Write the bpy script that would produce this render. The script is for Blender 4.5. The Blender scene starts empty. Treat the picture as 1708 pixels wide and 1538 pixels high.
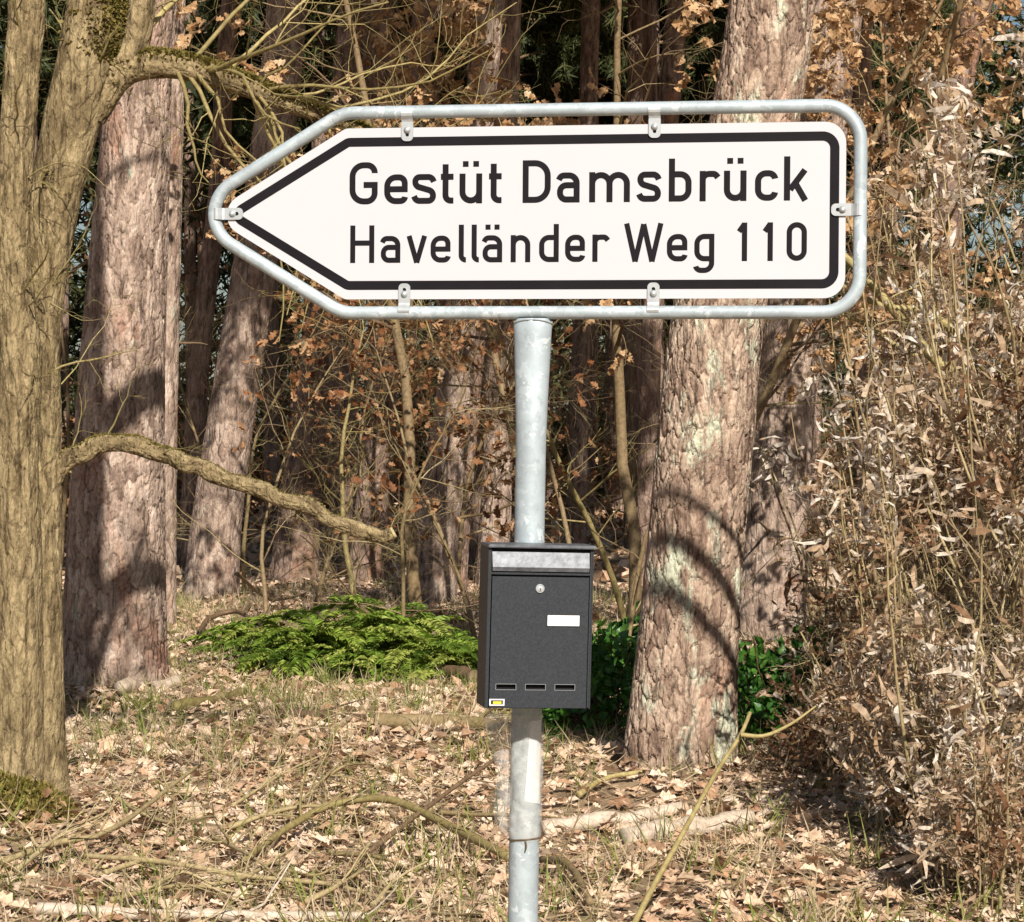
import bpy, math
import numpy as np

# ------------------------------------------------------------------ camera, sky, sun, exposure
scene = bpy.context.scene
F = 4167.0                                   # focal length in photo pixels (photo is 1708 wide)
cam_d = bpy.data.cameras.new("camera")
cam = bpy.data.objects.new("camera", cam_d)
scene.collection.objects.link(cam)
scene.camera = cam
cam_d.sensor_width = 36.0
cam_d.lens = 36.0 * F / 1708.0
cam_d.clip_start = 0.1
cam_d.clip_end = 2000.0
EYE = 1.65
cam.location = (0, 0, EYE)
cam.rotation_euler = (math.radians(90.0) - math.atan(49.0 / F), 0, 0)

SUN_AZ = math.radians(13.0)                  # to the right of the line of sight, behind the viewer
SUN_EL = math.radians(36.0)
world = bpy.data.worlds.new("World")
scene.world = world
world.use_nodes = True
wn = world.node_tree.nodes
wl = world.node_tree.links
sky = wn.new("ShaderNodeTexSky")
sky.sky_type = 'NISHITA'
sky.sun_disc = False
sky.sun_elevation = SUN_EL
sky.sun_rotation = math.pi - SUN_AZ
wn["Background"].inputs["Strength"].default_value = 0.05
wl.new(sky.outputs[0], wn["Background"].inputs[0])
sun_d = bpy.data.lights.new("sun", 'SUN')
sun_d.energy = 5.0
sun_d.angle = math.radians(0.53)
sun_d.color = (1.0, 0.95, 0.86)
sun = bpy.data.objects.new("sun", sun_d)
scene.collection.objects.link(sun)
sun.rotation_euler = (math.radians(90) - SUN_EL, 0, SUN_AZ)
sun.location = (8, -20, 20)
scene.view_settings.view_transform = 'Standard'
scene.view_settings.look = 'None'
scene.view_settings.exposure = 0.42
scene.view_settings.gamma = 1.0
scene.view_settings.use_curve_mapping = False
scene.cycles.max_bounces = 5
scene.cycles.diffuse_bounces = 1
scene.cycles.transmission_bounces = 2
scene.cycles.transparent_max_bounces = 8

SUNV = np.array([math.sin(SUN_AZ) * math.cos(SUN_EL), -math.cos(SUN_AZ) * math.cos(SUN_EL), math.sin(SUN_EL)])
rng = np.random.default_rng(11)
COL = scene.collection


def W(px, py, d):
    """world point for a spot of the place seen at photo pixel (px, py), d metres ahead"""
    return np.array([(px - 854.0) / F * d, d, EYE + (720.0 - py) / F * d])


# ------------------------------------------------------------------ mesh helpers
def nrm(a):
    return a / np.maximum(np.linalg.norm(a, axis=-1, keepdims=True), 1e-9)


class Geo:
    def __init__(self):
        self.v, self.q, self.t, self.a, self.n = [], [], [], [], 0

    def add(self, V, Q=None, T=None, tint=0.5):
        V = np.asarray(V, float).reshape(-1, 3)
        self.v.append(V)
        self.a.append(np.broadcast_to(np.asarray(tint, float), (len(V),)).copy())
        if Q is not None and len(Q):
            self.q.append(np.asarray(Q, np.int64).reshape(-1, 4) + self.n)
        if T is not None and len(T):
            self.t.append(np.asarray(T, np.int64).reshape(-1, 3) + self.n)
        self.n += len(V)
        return self

    def mesh(self, name, smooth=True):
        V = np.concatenate(self.v)
        Q = np.concatenate(self.q) if self.q else np.zeros((0, 4), np.int64)
        T = np.concatenate(self.t) if self.t else np.zeros((0, 3), np.int64)
        me = bpy.data.meshes.new(name)
        me.vertices.add(len(V))
        me.vertices.foreach_set("co", V.astype(np.float32).ravel())
        nl = len(Q) * 4 + len(T) * 3
        me.loops.add(nl)
        me.loops.foreach_set("vertex_index", np.concatenate([Q.ravel(), T.ravel()]).astype(np.int32))
        me.polygons.add(len(Q) + len(T))
        st = np.concatenate([np.arange(len(Q)) * 4, len(Q) * 4 + np.arange(len(T)) * 3]).astype(np.int32)
        me.polygons.foreach_set("loop_start", st)
        me.polygons.foreach_set("use_smooth", np.full(len(Q) + len(T), smooth, bool))
        me.update(calc_edges=True)
        at = me.attributes.new("tint", 'FLOAT', 'POINT')
        at.data.foreach_set("value", np.concatenate(self.a).astype(np.float32))
        return me

    def obj(self, name, mat, parent=None, smooth=True, loc=None):
        return link(name, self.mesh(name, smooth), mat, parent, loc)


def link(name, me, mat=None, parent=None, loc=None):
    o = bpy.data.objects.new(name, me)
    COL.objects.link(o)
    if mat is not None and not me.materials:
        me.materials.append(mat)
    if parent is not None:
        o.parent = parent
    if loc is not None:
        o.location = loc
    return o


def tag(o, label=None, cat=None, group=None, kind=None):
    if label: o["label"] = label
    if cat: o["category"] = cat
    if group: o["group"] = group
    if kind: o["kind"] = kind
    return o


def thing(name, label, cat, loc=(0, 0, 0), rz=0.0, group=None, scale=None):
    o = bpy.data.objects.new(name, None)
    COL.objects.link(o)
    o.empty_display_size = 0.2
    o.location = loc
    o.rotation_euler = (0, 0, rz)
    if scale is not None:
        o.scale = (scale,) * 3 if np.isscalar(scale) else scale
    return tag(o, label, cat, group)


def copy_thing(src, loc, rz, scale, label, group, name=None):
    r = src.copy()
    COL.objects.link(r)
    r.location = loc
    r.rotation_euler = (0, 0, rz)
    r.scale = (scale,) * 3 if np.isscalar(scale) else scale
    tag(r, label, None, group)
    for ch in src.children:
        c = ch.copy()
        COL.objects.link(c)
        c.parent = r
    return r


def spline(P, n):
    """Catmull-Rom resample of (m,k) control points to n points, even in index-length"""
    P = np.asarray(P, float)
    Pe = np.vstack([2 * P[0] - P[1], P, 2 * P[-1] - P[-2]])
    seg = np.linalg.norm(np.diff(P[:, :3], axis=0), axis=1)
    L = np.concatenate([[0], np.cumsum(seg)])
    s = np.linspace(0, L[-1], n)
    i = np.clip(np.searchsorted(L, s, side='right') - 1, 0, len(P) - 2)
    t = ((s - L[i]) / np.maximum(seg[i], 1e-9))[:, None]
    p0, p1, p2, p3 = Pe[i], Pe[i + 1], Pe[i + 2], Pe[i + 3]
    return 0.5 * (2 * p1 + (p2 - p0) * t + (2 * p0 - 5 * p1 + 4 * p2 - p3) * t * t + (3 * p1 - p0 - 3 * p2 + p3) * t ** 3)


def tubes(P, R, k=5, tint=0.5, cap=False):
    """many tubes at once. P (B,n,3), R (B,n). returns V, Q, T, tint per vertex"""
    P = np.asarray(P, float)
    R = np.asarray(R, float)
    if P.ndim == 2:
        P, R = P[None], R[None]
    B, n, _ = P.shape
    Tn = nrm(np.gradient(P, axis=1))
    main = nrm(P[:, -1] - P[:, 0] + 1e-6)
    ref = np.zeros((B, 3))
    ref[np.arange(B), np.argmin(np.abs(main), axis=1)] = 1.0
    A = nrm(np.cross(Tn, ref[:, None, :]))
    Bn = np.cross(Tn, A)
    th = np.arange(k) / k * 2 * np.pi
    ring = A[:, :, None, :] * np.cos(th)[None, None, :, None] + Bn[:, :, None, :] * np.sin(th)[None, None, :, None]
    V = P[:, :, None, :] + ring * R[:, :, None, None]
    idx = np.arange(B * n * k).reshape(B, n, k)
    a = idx[:, :-1, :]
    b = np.roll(idx, -1, axis=2)[:, :-1, :]
    c = np.roll(idx, -1, axis=2)[:, 1:, :]
    d = idx[:, 1:, :]
    Q = np.stack([a, b, c, d], -1).reshape(-1, 4)
    V = V.reshape(-1, 3)
    tt = np.broadcast_to(np.asarray(tint, float).reshape(-1, 1) if np.ndim(tint) else np.full((1, 1), tint), (B, n * k)).ravel()
    T = None
    if cap:
        ends = []
        base = len(V)
        V = np.vstack([V, P[:, -1], P[:, 0]])
        tt = np.concatenate([tt, np.full(2 * B, 0.5)])
        r = np.arange(k)
        for bi in range(B):
            e = idx[bi, -1]
            s = idx[bi, 0]
            ends.append(np.stack([e, np.roll(e, -1), np.full(k, base + bi)], -1))
            ends.append(np.stack([np.roll(s, -1), s, np.full(k, base + B + bi)], -1))
        T = np.concatenate(ends)
    return V, Q, T, tt


def grow(P, R, count, L, ang, npts=6, curl=0.18, up=0.0, smin=0.25, smax=1.0, rr=0.55, taper=0.3, g=rng, rmin=0.0012):
    """children of the branches P: count per branch"""
    B, n, _ = P.shape
    pi = np.repeat(np.arange(B), count)
    M = len(pi)
    s = g.uniform(smin, smax, M) * (n - 1)
    i = np.minimum(s.astype(int), n - 2)
    f = (s - i)[:, None]
    p = P[pi, i] * (1 - f) + P[pi, i + 1] * f
    r0 = R[pi, i] * (1 - f[:, 0]) + R[pi, i + 1] * f[:, 0]
    tg = nrm(P[pi, i + 1] - P[pi, i])
    perp = nrm(np.cross(tg, g.normal(size=(M, 3))))
    a = np.radians(g.normal(ang, ang * 0.25, M))[:, None]
    d = tg * np.cos(a) + perp * np.sin(a)
    ln = L * g.uniform(0.5, 1.25, M) * (1.15 - 0.6 * s / (n - 1))
    out = np.zeros((M, npts, 3))
    out[:, 0] = p
    for j in range(1, npts):
        d = nrm(d + g.normal(size=(M, 3)) * curl + np.array([0, 0, up]))
        out[:, j] = out[:, j - 1] + d * (ln / (npts - 1))[:, None]
    rs = np.maximum(r0 * rr * g.uniform(0.6, 1.0, M), rmin)
    Rr = rs[:, None] * np.linspace(1, taper, npts)[None]
    return out, np.maximum(Rr, rmin * 0.6)


LEAF = {}
# folded lobed oak leaf: midrib + lobes
_m = [(0, 0, 0), (0, .33, .02), (0, .66, .03), (0, 1, -.05)]
_l = [(-.16, .22, .09), (-.10, .36, .05), (-.30, .50, .13), (-.15, .64, .08), (-.24, .82, .08)]
_r = [(-x, y, z) for x, y, z in _l]
LEAF['oak'] = (np.array(_m + _l + _r), None,
               np.array([[0, 4, 1], [4, 5, 1], [5, 6, 1], [6, 2, 1], [6, 7, 2], [7, 8, 2], [8, 3, 2],
                         [0, 1, 9], [9, 1, 10], [10, 1, 11], [11, 1, 2], [11, 2, 12], [12, 2, 13], [13, 2, 3]]))
LEAF['fold'] = (np.array([(0, 0, 0), (-.26, .45, .14), (.26, .5, .12), (0, 1, -.04), (0, .5, 0)]), None,
                np.array([[0, 4, 1], [1, 4, 3], [0, 2, 4], [2, 3, 4]]))
LEAF['ivy'] = (np.array([(0, 0, 0), (-.38, .12, .05), (-.34, .5, .1), (.38, .12, .05), (.34, .5, .1), (0, 1, -.08), (0, .45, -.02)]), None,
               np.array([[0, 6, 1], [1, 6, 2], [2, 6, 5], [0, 3, 6], [3, 4, 6], [4, 5, 6]]))
_c = []
for _i in range(4):
    _t = _i / 3.0
    _w = [.07, .13, .11, .02][_i]
    _ang = _t * 2.2
    _c += [(-_w, math.sin(_ang) / 2.2 * 1.2, (1 - math.cos(_ang)) / 2.2 * 1.2), (_w, math.sin(_ang) / 2.2 * 1.2, (1 - math.cos(_ang)) / 2.2 * 1.2 + .05)]
LEAF['curl'] = (np.array(_c), np.array([[0, 1, 3, 2], [2, 3, 5, 4], [4, 5, 7, 6]]), None)
LEAF['blade'] = (np.array([(-.025, 0, 0), (.025, 0, 0), (.02, .5, .06), (-.02, .5, .06), (0, 1, .26)]), np.array([[0, 1, 2, 3]]), np.array([[3, 2, 4]]))
LEAF['needle'] = (np.array([(-.045, 0, 0), (.045, 0, 0), (0, 1, .06), (0, .1, -.05), (-.3, .75, .2), (.33, .7, -.15)]), None,
                  np.array([[0, 1, 2], [0, 3, 4], [1, 3, 5]]))


def leaves(kind, P, D, size, tint, g=rng, Nrm=None, widen=1.0):
    tv, tq, tt = LEAF[kind]
    N = len(P)
    D = nrm(D)
    if Nrm is None:
        Nrm = g.normal(size=(N, 3))
    X = nrm(np.cross(D, Nrm))
    Z = np.cross(X, D)
    size = np.broadcast_to(size, (N,))
    cz = g.uniform(0.4, 1.9, N)
    V = (X[:, None] * tv[None, :, 0:1] * widen + D[:, None] * tv[None, :, 1:2] + Z[:, None] * tv[None, :, 2:3] * cz[:, None, None]) * size[:, None, None] + P[:, None]
    k = len(tv)
    off = (np.arange(N) * k)[:, None, None]
    Q = (tq[None] + off).reshape(-1, 4) if tq is not None else None
    T = (tt[None] + off).reshape(-1, 3) if tt is not None else None
    ti = np.repeat(np.broadcast_to(tint, (N,)), k)
    return V.reshape(-1, 3), Q, T, ti


def along(P, n, smin=0.2, g=rng):
    """n random points per branch with tangents"""
    B, m, _ = P.shape
    pi = np.repeat(np.arange(B), n)
    s = g.uniform(smin, 1, len(pi)) * (m - 1)
    i = np.minimum(s.astype(int), m - 2)
    f = (s - i)[:, None]
    return P[pi, i] * (1 - f) + P[pi, i + 1] * f, nrm(P[pi, i + 1] - P[pi, i])


def hash2(i, j, seed):
    h = (i * 374761393 + j * 668265263 + seed * 974711) & 0x7fffffff
    h = ((h ^ (h >> 13)) * 1274126177) & 0x7fffffff
    h = h ^ (h >> 16)
    return (h & 0xffff) / 65535.0


def worley(a, b, na, seed):
    """periodic in a with period na. returns F1, F2-F1, cell random"""
    ia = np.floor(a).astype(np.int64)
    ib = np.floor(b).astype(np.int64)
    f1 = np.full(a.shape, 9.0)
    f2 = np.full(a.shape, 9.0)
    cr = np.zeros(a.shape)
    for da in (-1, 0, 1):
        for db in (-1, 0, 1):
            ca, cb = ia + da, ib + db
            wa = np.mod(ca, na)
            pa = ca + 0.1 + 0.8 * hash2(wa, cb, seed)
            pb = cb + 0.1 + 0.8 * hash2(wa, cb, seed + 5)
            dd = np.hypot(a - pa, b - pb)
            nearer = dd < f1
            f2 = np.where(nearer, f1, np.minimum(f2, dd))
            cr = np.where(nearer, hash2(wa, cb, seed + 9), cr)
            f1 = np.where(nearer, dd, f1)
    return f1, f2 - f1, cr


def bark_trunk(ctrl, radii, k, n, cw, chh, amp, seed, flare=0.25, lump=0.02, zflare=0.35):
    """a trunk with bark plates standing proud of the cracks. ctrl (m,3), radii (m,)"""
    C = spline(np.column_stack([ctrl, radii]), n)
    P, R = C[:, :3], C[:, 3]
    seg = np.concatenate([[0], np.cumsum(np.linalg.norm(np.diff(P, axis=0), axis=1))])
    Tn = nrm(np.gradient(P, axis=0))
    ref = np.array([0., 1., 0.])
    A = nrm(np.cross(Tn, ref))
    Bn = np.cross(Tn, A)
    th = np.arange(k) / k * 2 * np.pi
    TH, S = np.meshgrid(th, seg)
    rm = float(np.mean(R[: max(3, n // 2)]))
    nc = max(6, int(round(2 * math.pi * rm / cw)))
    wig = np.sin(S * 9.1 + 3 * np.sin(TH * 2 + seed)) + .6 * np.sin(S * 21.7 + TH * 5) + .5 * np.sin(S * 43 - TH * 7 + seed)
    a = TH / (2 * np.pi) * nc + 0.22 * wig + 0.3 * np.sin(S / chh * 0.9 + seed)
    b = S / chh + 0.25 * np.sin(TH * 3 + seed) + .12 * np.sin(TH * 11 + S * 6) + .15 * np.sin(TH * 23 + seed)
    f1, e, cr = worley(a, b, nc, seed)
    f1b, eb, crb = worley(a * 2 + 3, b * 2.3, nc * 2, seed + 77)
    plate = np.clip(e / 0.13, 0, 1) ** 0.8
    disp = amp * (plate - 0.6) + amp * 0.22 * (cr - .5) + amp * 0.30 * np.clip(eb / .16, 0, 1)
    low = lump * (np.sin(2 * TH + seed + S * 0.8) + .7 * np.sin(3 * TH + 2 * seed - S * 1.1))
    fl = flare * np.exp(-(S - S[0, 0]) / zflare) * (1 + .35 * np.sin(5 * TH + seed) + .25 * np.sin(3 * TH))
    rad = R[:, None] * (1 + low + fl) + disp
    V = P[:, None] + (A[:, None] * np.cos(TH)[..., None] + Bn[:, None] * np.sin(TH)[..., None]) * rad[..., None]
    idx = np.arange(n * k).reshape(n, k)
    Q = np.stack([idx[:-1], np.roll(idx, -1, 1)[:-1], np.roll(idx, -1, 1)[1:], idx[1:]], -1).reshape(-1, 4)
    return V.reshape(-1, 3), Q, (0.75 * cr + 0.25 * crb).ravel(), P, R


# ------------------------------------------------------------------ materials
def new_mat(name):
    m = bpy.data.materials.new(name)
    m.use_nodes = True
    nt = m.node_tree
    return m, nt.nodes, nt.links, nt.nodes["Principled BSDF"]


def ramp(nodes, stops):
    r = nodes.new("ShaderNodeValToRGB")
    e = r.color_ramp.elements
    while len(e) < len(stops):
        e.new(0.5)
    for i, (p, c) in enumerate(stops):
        e[i].position = p
        e[i].color = (*c, 1)
    return r


def coords(nodes, links, scale):
    tc = nodes.new("ShaderNodeTexCoord")
    mp = nodes.new("ShaderNodeMapping")
    mp.inputs["Scale"].default_value = scale
    links.new(tc.outputs["Object"], mp.inputs["Vector"])
    return mp


def noise(nodes, links, vec, scale, detail=6, rough=0.6):
    t = nodes.new("ShaderNodeTexNoise")
    t.inputs["Scale"].default_value = scale
    t.inputs["Detail"].default_value = detail
    t.inputs["Roughness"].default_value = rough
    if vec is not None:
        links.new(vec, t.inputs["Vector"])
    return t


def mixc(nodes, links, fac, a, b, blend='MIX'):
    m = nodes.new("ShaderNodeMix")
    m.data_type = 'RGBA'
    m.blend_type = blend
    for s, v in ((m.inputs[0], fac), (m.inputs[6], a), (m.inputs[7], b)):
        if isinstance(v, bpy.types.NodeSocket):
            links.new(v, s)
        elif isinstance(v, (int, float)):
            s.default_value = v
        else:
            s.default_value = (*v, 1)
    return m.outputs[2]


def bump(nodes, links, height, strength, dist, bsdf):
    b = nodes.new("ShaderNodeBump")
    b.inputs["Strength"].default_value = strength
    b.inputs["Distance"].default_value = dist
    links.new(height, b.inputs["Height"])
    links.new(b.outputs[0], bsdf.inputs["Normal"])


def leaf_mat(name, stops, transl=0.3, rough=0.6, spec=0.25):
    m, n, l, b = new_mat(name)
    at = n.new("ShaderNodeAttribute")
    at.attribute_name = "tint"
    r = ramp(n, stops)
    l.new(at.outputs["Fac"], r.inputs[0])
    tc = n.new("ShaderNodeTexCoord")
    ns = noise(n, l, tc.outputs["Object"], 45, 3)
    r2 = ramp(n, [(0.3, (.62, .60, .58)), (0.68, (1.12, 1.12, 1.12))])
    l.new(ns.outputs["Fac"], r2.inputs[0])
    c = mixc(n, l, 1.0, r.outputs[0], r2.outputs[0], 'MULTIPLY')
    l.new(c, b.inputs["Base Color"])
    b.inputs["Roughness"].default_value = rough
    b.inputs["Specular IOR Level"].default_value = spec
    if transl > 0:
        tr = n.new("ShaderNodeBsdfTranslucent")
        l.new(c, tr.inputs["Color"])
        mx = n.new("ShaderNodeMixShader")
        mx.inputs[0].default_value = transl
        l.new(b.outputs[0], mx.inputs[1])
        l.new(tr.outputs[0], mx.inputs[2])
        l.new(mx.outputs[0], n["Material Output"].inputs["Surface"])
    return m


def bark_mat(name, stops, lichen=None, lichen_amt=0.0, zs=0.35, vs=9.0, bd=0.012, bs=0.9, red=None, streak=True):
    """plates by the mesh's tint + grain; lichen colour in its own patches"""
    m, n, l, b = new_mat(name)
    mp = coords(n, l, (1, 1, zs))
    at = n.new("ShaderNodeAttribute")
    at.attribute_name = "tint"
    n1 = noise(n, l, mp.outputs[0], vs * 0.9, 8, 0.65)
    n2 = noise(n, l, mp.outputs[0], vs * 6, 6, 0.7)
    ad = n.new("ShaderNodeMath"); ad.operation = 'MULTIPLY_ADD'
    l.new(at.outputs["Fac"], ad.inputs[0]); ad.inputs[1].default_value = 0.5
    ml = n.new("ShaderNodeMath"); ml.operation = 'MULTIPLY_ADD'
    l.new(n1.outputs["Fac"], ml.inputs[0]); ml.inputs[1].default_value = 0.9; ml.inputs[2].default_value = -0.28
    l.new(ml.outputs[0], ad.inputs[2])
    ad2 = n.new("ShaderNodeMath"); ad2.operation = 'MULTIPLY_ADD'
    l.new(n2.outputs["Fac"], ad2.inputs[0]); ad2.inputs[1].default_value = 0.5
    sb = n.new("ShaderNodeMath"); sb.operation = 'SUBTRACT'
    l.new(ad.outputs[0], sb.inputs[0]); sb.inputs[1].default_value = 0.22
    l.new(sb.outputs[0], ad2.inputs[2])
    r = ramp(n, stops)
    l.new(ad2.outputs[0], r.inputs[0])
    c = r.outputs[0]
    if red is not None:
        n4 = noise(n, l, mp.outputs[0], vs * 0.45, 4, 0.6)
        rr = ramp(n, [(0.56, (0, 0, 0)), (0.68, (1, 1, 1))])
        l.new(n4.outputs["Fac"], rr.inputs[0])
        mm = n.new("ShaderNodeMath"); mm.operation = 'MULTIPLY'
        l.new(rr.outputs[0], mm.inputs[0]); mm.inputs[1].default_value = 0.55
        c = mixc(n, l, mm.outputs[0], c, red)
    if lichen is not None:
        n3 = noise(n, l, mp.outputs[0], vs * 0.7, 7, 0.7)
        lr = ramp(n, [(0.60 - lichen_amt, (0, 0, 0)), (0.66 - lichen_amt, (1, 1, 1))])
        l.new(n3.outputs["Fac"], lr.inputs[0])
        c = mixc(n, l, lr.outputs[0], c, lichen)
    if streak:
        mp2 = coords(n, l, (1, 1, .13))
        n5 = noise(n, l, mp2.outputs[0], vs * 3.2, 5, 0.65)
        sr = ramp(n, [(0.35, (.42, .39, .38)), (0.45, (1.1, 1.09, 1.08)), (0.7, (1.32, 1.30, 1.28))])
        l.new(n5.outputs["Fac"], sr.inputs[0])
        n6 = noise(n, l, mp.outputs[0], vs * 14, 3, 0.7)
        s6 = ramp(n, [(0.35, (.76, .74, .73)), (0.62, (1.22, 1.22, 1.22))])
        l.new(n6.outputs["Fac"], s6.inputs[0])
        c = mixc(n, l, 1.0, c, sr.outputs[0], 'MULTIPLY')
        c = mixc(n, l, 1.0, c, s6.outputs[0], 'MULTIPLY')
    l.new(c, b.inputs["Base Color"])
    b.inputs["Roughness"].default_value = 0.9
    b.inputs["Specular IOR Level"].default_value = 0.15
    vo = n.new("ShaderNodeTexVoronoi")
    vo.feature = 'DISTANCE_TO_EDGE'
    vo.inputs["Scale"].default_value = vs * 1.9
    wv = mixc(n, l, 0.06, mp.outputs[0], n1.outputs["Color"])
    l.new(wv, vo.inputs["Vector"])
    cl = n.new("ShaderNodeMath"); cl.operation = 'MINIMUM'
    l.new(vo.outputs["Distance"], cl.inputs[0]); cl.inputs[1].default_value = 0.16
    hs = n.new("ShaderNodeMath"); hs.operation = 'MULTIPLY_ADD'
    l.new(cl.outputs[0], hs.inputs[0]); hs.inputs[1].default_value = 5.0
    l.new(n2.outputs["Fac"], hs.inputs[2])
    bump(n, l, hs.outputs[0], bs, bd, b)
    return m


M = {}
M['pine'] = bark_mat("pine_bark", [(0.0, (.06, .038, .028)), (0.28, (.22, .155, .12)), (0.55, (.38, .285, .225)), (0.85, (.56, .46, .385))],
                     (.36, .38, .30), -0.03, red=(.25, .105, .06))
M['pine_lichen'] = bark_mat("pine_bark_with_lichen", [(0.0, (.065, .04, .028)), (0.28, (.23, .155, .115)), (0.55, (.40, .295, .22)), (0.85, (.58, .47, .37))],
                            (.47, .475, .36), 0.05, red=(.29, .125, .075))
M['far_pine'] = bark_mat("far_pine_bark", [(0.0, (.06, .04, .032)), (0.35, (.20, .135, .105)), (0.6, (.31, .22, .175)), (0.9, (.42, .32, .26))],
                         vs=7, bd=0.02, red=(.33, .14, .06))
M['oak'] = bark_mat("oak_bark", [(0.0, (.075, .052, .026)), (0.3, (.175, .13, .068)), (0.6, (.30, .23, .125)), (0.9, (.43, .34, .20))],
                    (.19, .19, .055), -0.06, zs=0.4, vs=13, bd=0.010, bs=0.9)
M['moss'] = leaf_mat("moss", [(0.0, (.09, .08, .015)), (0.5, (.20, .165, .035)), (1.0, (.36, .27, .09))], 0.2)
M['twig'] = leaf_mat("twig_bark", [(0.0, (.09, .055, .035)), (0.35, (.20, .13, .075)), (0.7, (.33, .25, .12)), (1.0, (.48, .38, .21))], 0)
M['twig_olive'] = leaf_mat("olive_twig_bark", [(0.0, (.11, .085, .03)), (0.5, (.28, .22, .09)), (1.0, (.46, .37, .16))], 0)
M['cut'] = leaf_mat("cut_wood", [(0.0, (.42, .33, .16)), (1.0, (.6, .5, .26))], 0)
M['dead'] = leaf_mat("bleached_deadwood", [(0.0, (.36, .27, .19)), (1.0, (.74, .62, .50))], 0)
M['rust'] = leaf_mat("rust_oak_leaf", [(0.0, (.12, .045, .02)), (0.35, (.30, .125, .05)), (0.7, (.50, .27, .13)), (1.0, (.66, .44, .27))], 0.35)
M['tan'] = leaf_mat("tan_oak_leaf", [(0.0, (.26, .13, .06)), (0.35, (.52, .30, .14)), (0.7, (.74, .49, .27)), (1.0, (.84, .64, .43))], 0.3)
M['litter'] = leaf_mat("dry_leaf_litter", [(0.0, (.20, .095, .05)), (0.25, (.46, .265, .155)), (0.6, (.72, .49, .325)), (1.0, (.90, .71, .55))], 0.12)
M['straw'] = leaf_mat("dry_seed_head", [(0.0, (.24, .12, .06)), (0.25, (.50, .325, .19)), (0.6, (.72, .56, .40)), (1.0, (.90, .81, .70))], 0.38)
M['grass'] = leaf_mat("grass_blade", [(0.0, (.09, .16, .02)), (0.4, (.26, .30, .06)), (0.7, (.46, .37, .20)), (1.0, (.68, .53, .36))], 0.3)
M['fern'] = leaf_mat("bright_green_frond", [(0.0, (.05, .095, .012)), (0.4, (.16, .26, .035)), (0.75, (.30, .42, .06)), (1.0, (.47, .53, .12))], 0.35, 0.5)
M['ivy'] = leaf_mat("dark_green_leaf", [(0.0, (.025, .08, .012)), (0.5, (.06, .19, .025)), (1.0, (.15, .31, .05))], 0.25, 0.35, 0.5)
M['needle'] = leaf_mat("pine_needles", [(0.0, (.025, .035, .012)), (0.5, (.07, .085, .028)), (1.0, (.15, .155, .055))], 0.25)


def ground_mat():
    m, n, l, b = new_mat("forest_soil")
    tc = n.new("ShaderNodeTexCoord")
    a = noise(n, l, tc.outputs["Object"], 6, 10, 0.7)
    r = ramp(n, [(0.3, (.13, .08, .045)), (0.5, (.30, .20, .115)), (0.7, (.46, .33, .20))])
    l.new(a.outputs["Fac"], r.inputs[0])
    l.new(r.outputs[0], b.inputs["Base Color"])
    b.inputs["Roughness"].default_value = 0.95
    bump(n, l, a.outputs["Fac"], 1.0, 0.03, b)
    return m


M['ground'] = ground_mat()


def simple(name, col, rough=0.5, metal=0.0, spec=0.5, nscale=None, namp=0.0, bdist=0.0, bscale=None):
    m, n, l, b = new_mat(name)
    b.inputs["Roughness"].default_value = rough
    b.inputs["Metallic"].default_value = metal
    b.inputs["Specular IOR Level"].default_value = spec
    tc = n.new("ShaderNodeTexCoord")
    ns = noise(n, l, tc.outputs["Object"], nscale or 20, 5)
    lo = tuple(max(0, x * (1 - namp)) for x in col)
    hi = tuple(min(1, x * (1 + namp)) for x in col)
    r = ramp(n, [(0.3, lo), (0.7, hi)])
    l.new(ns.outputs["Fac"], r.inputs[0])
    l.new(r.outputs[0], b.inputs["Base Color"])
    if bdist:
        n2 = noise(n, l, tc.outputs["Object"], bscale or 300, 3)
        bump(n, l, n2.outputs["Fac"], 0.5, bdist, b)
    return m


def galvanised():
    m, n, l, b = new_mat("galvanised_steel")
    tc = n.new("ShaderNodeTexCoord")
    vo = n.new("ShaderNodeTexVoronoi")
    vo.inputs["Scale"].default_value = 55
    ns = noise(n, l, tc.outputs["Object"], 25, 5)
    dv = mixc(n, l, 0.10, tc.outputs["Object"], ns.outputs["Color"])
    l.new(dv, vo.inputs["Vector"])
    sp = n.new("ShaderNodeSeparateColor")
    l.new(vo.outputs["Color"], sp.inputs[0])
    r = ramp(n, [(0.0, (.38, .43, .455)), (0.75, (.45, .51, .535)), (0.93, (.50, .555, .58)), (1.0, (.66, .71, .73))])
    l.new(sp.outputs[0], r.inputs[0])
    n2 = noise(n, l, tc.outputs["Object"], 7, 4)
    r2 = ramp(n, [(0.35, (.82, .82, .82)), (0.65, (1.05, 1.05, 1.05))])
    l.new(n2.outputs["Fac"], r2.inputs[0])
    c = mixc(n, l, 1.0, r.outputs[0], r2.outputs[0], 'MULTIPLY')
    l.new(c, b.inputs["Base Color"])
    b.inputs["Metallic"].default_value = 0.2
    b.inputs["Roughness"].default_value = 0.55
    bump(n, l, ns.outputs["Fac"], 0.15, 0.002, b)
    return m


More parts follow.
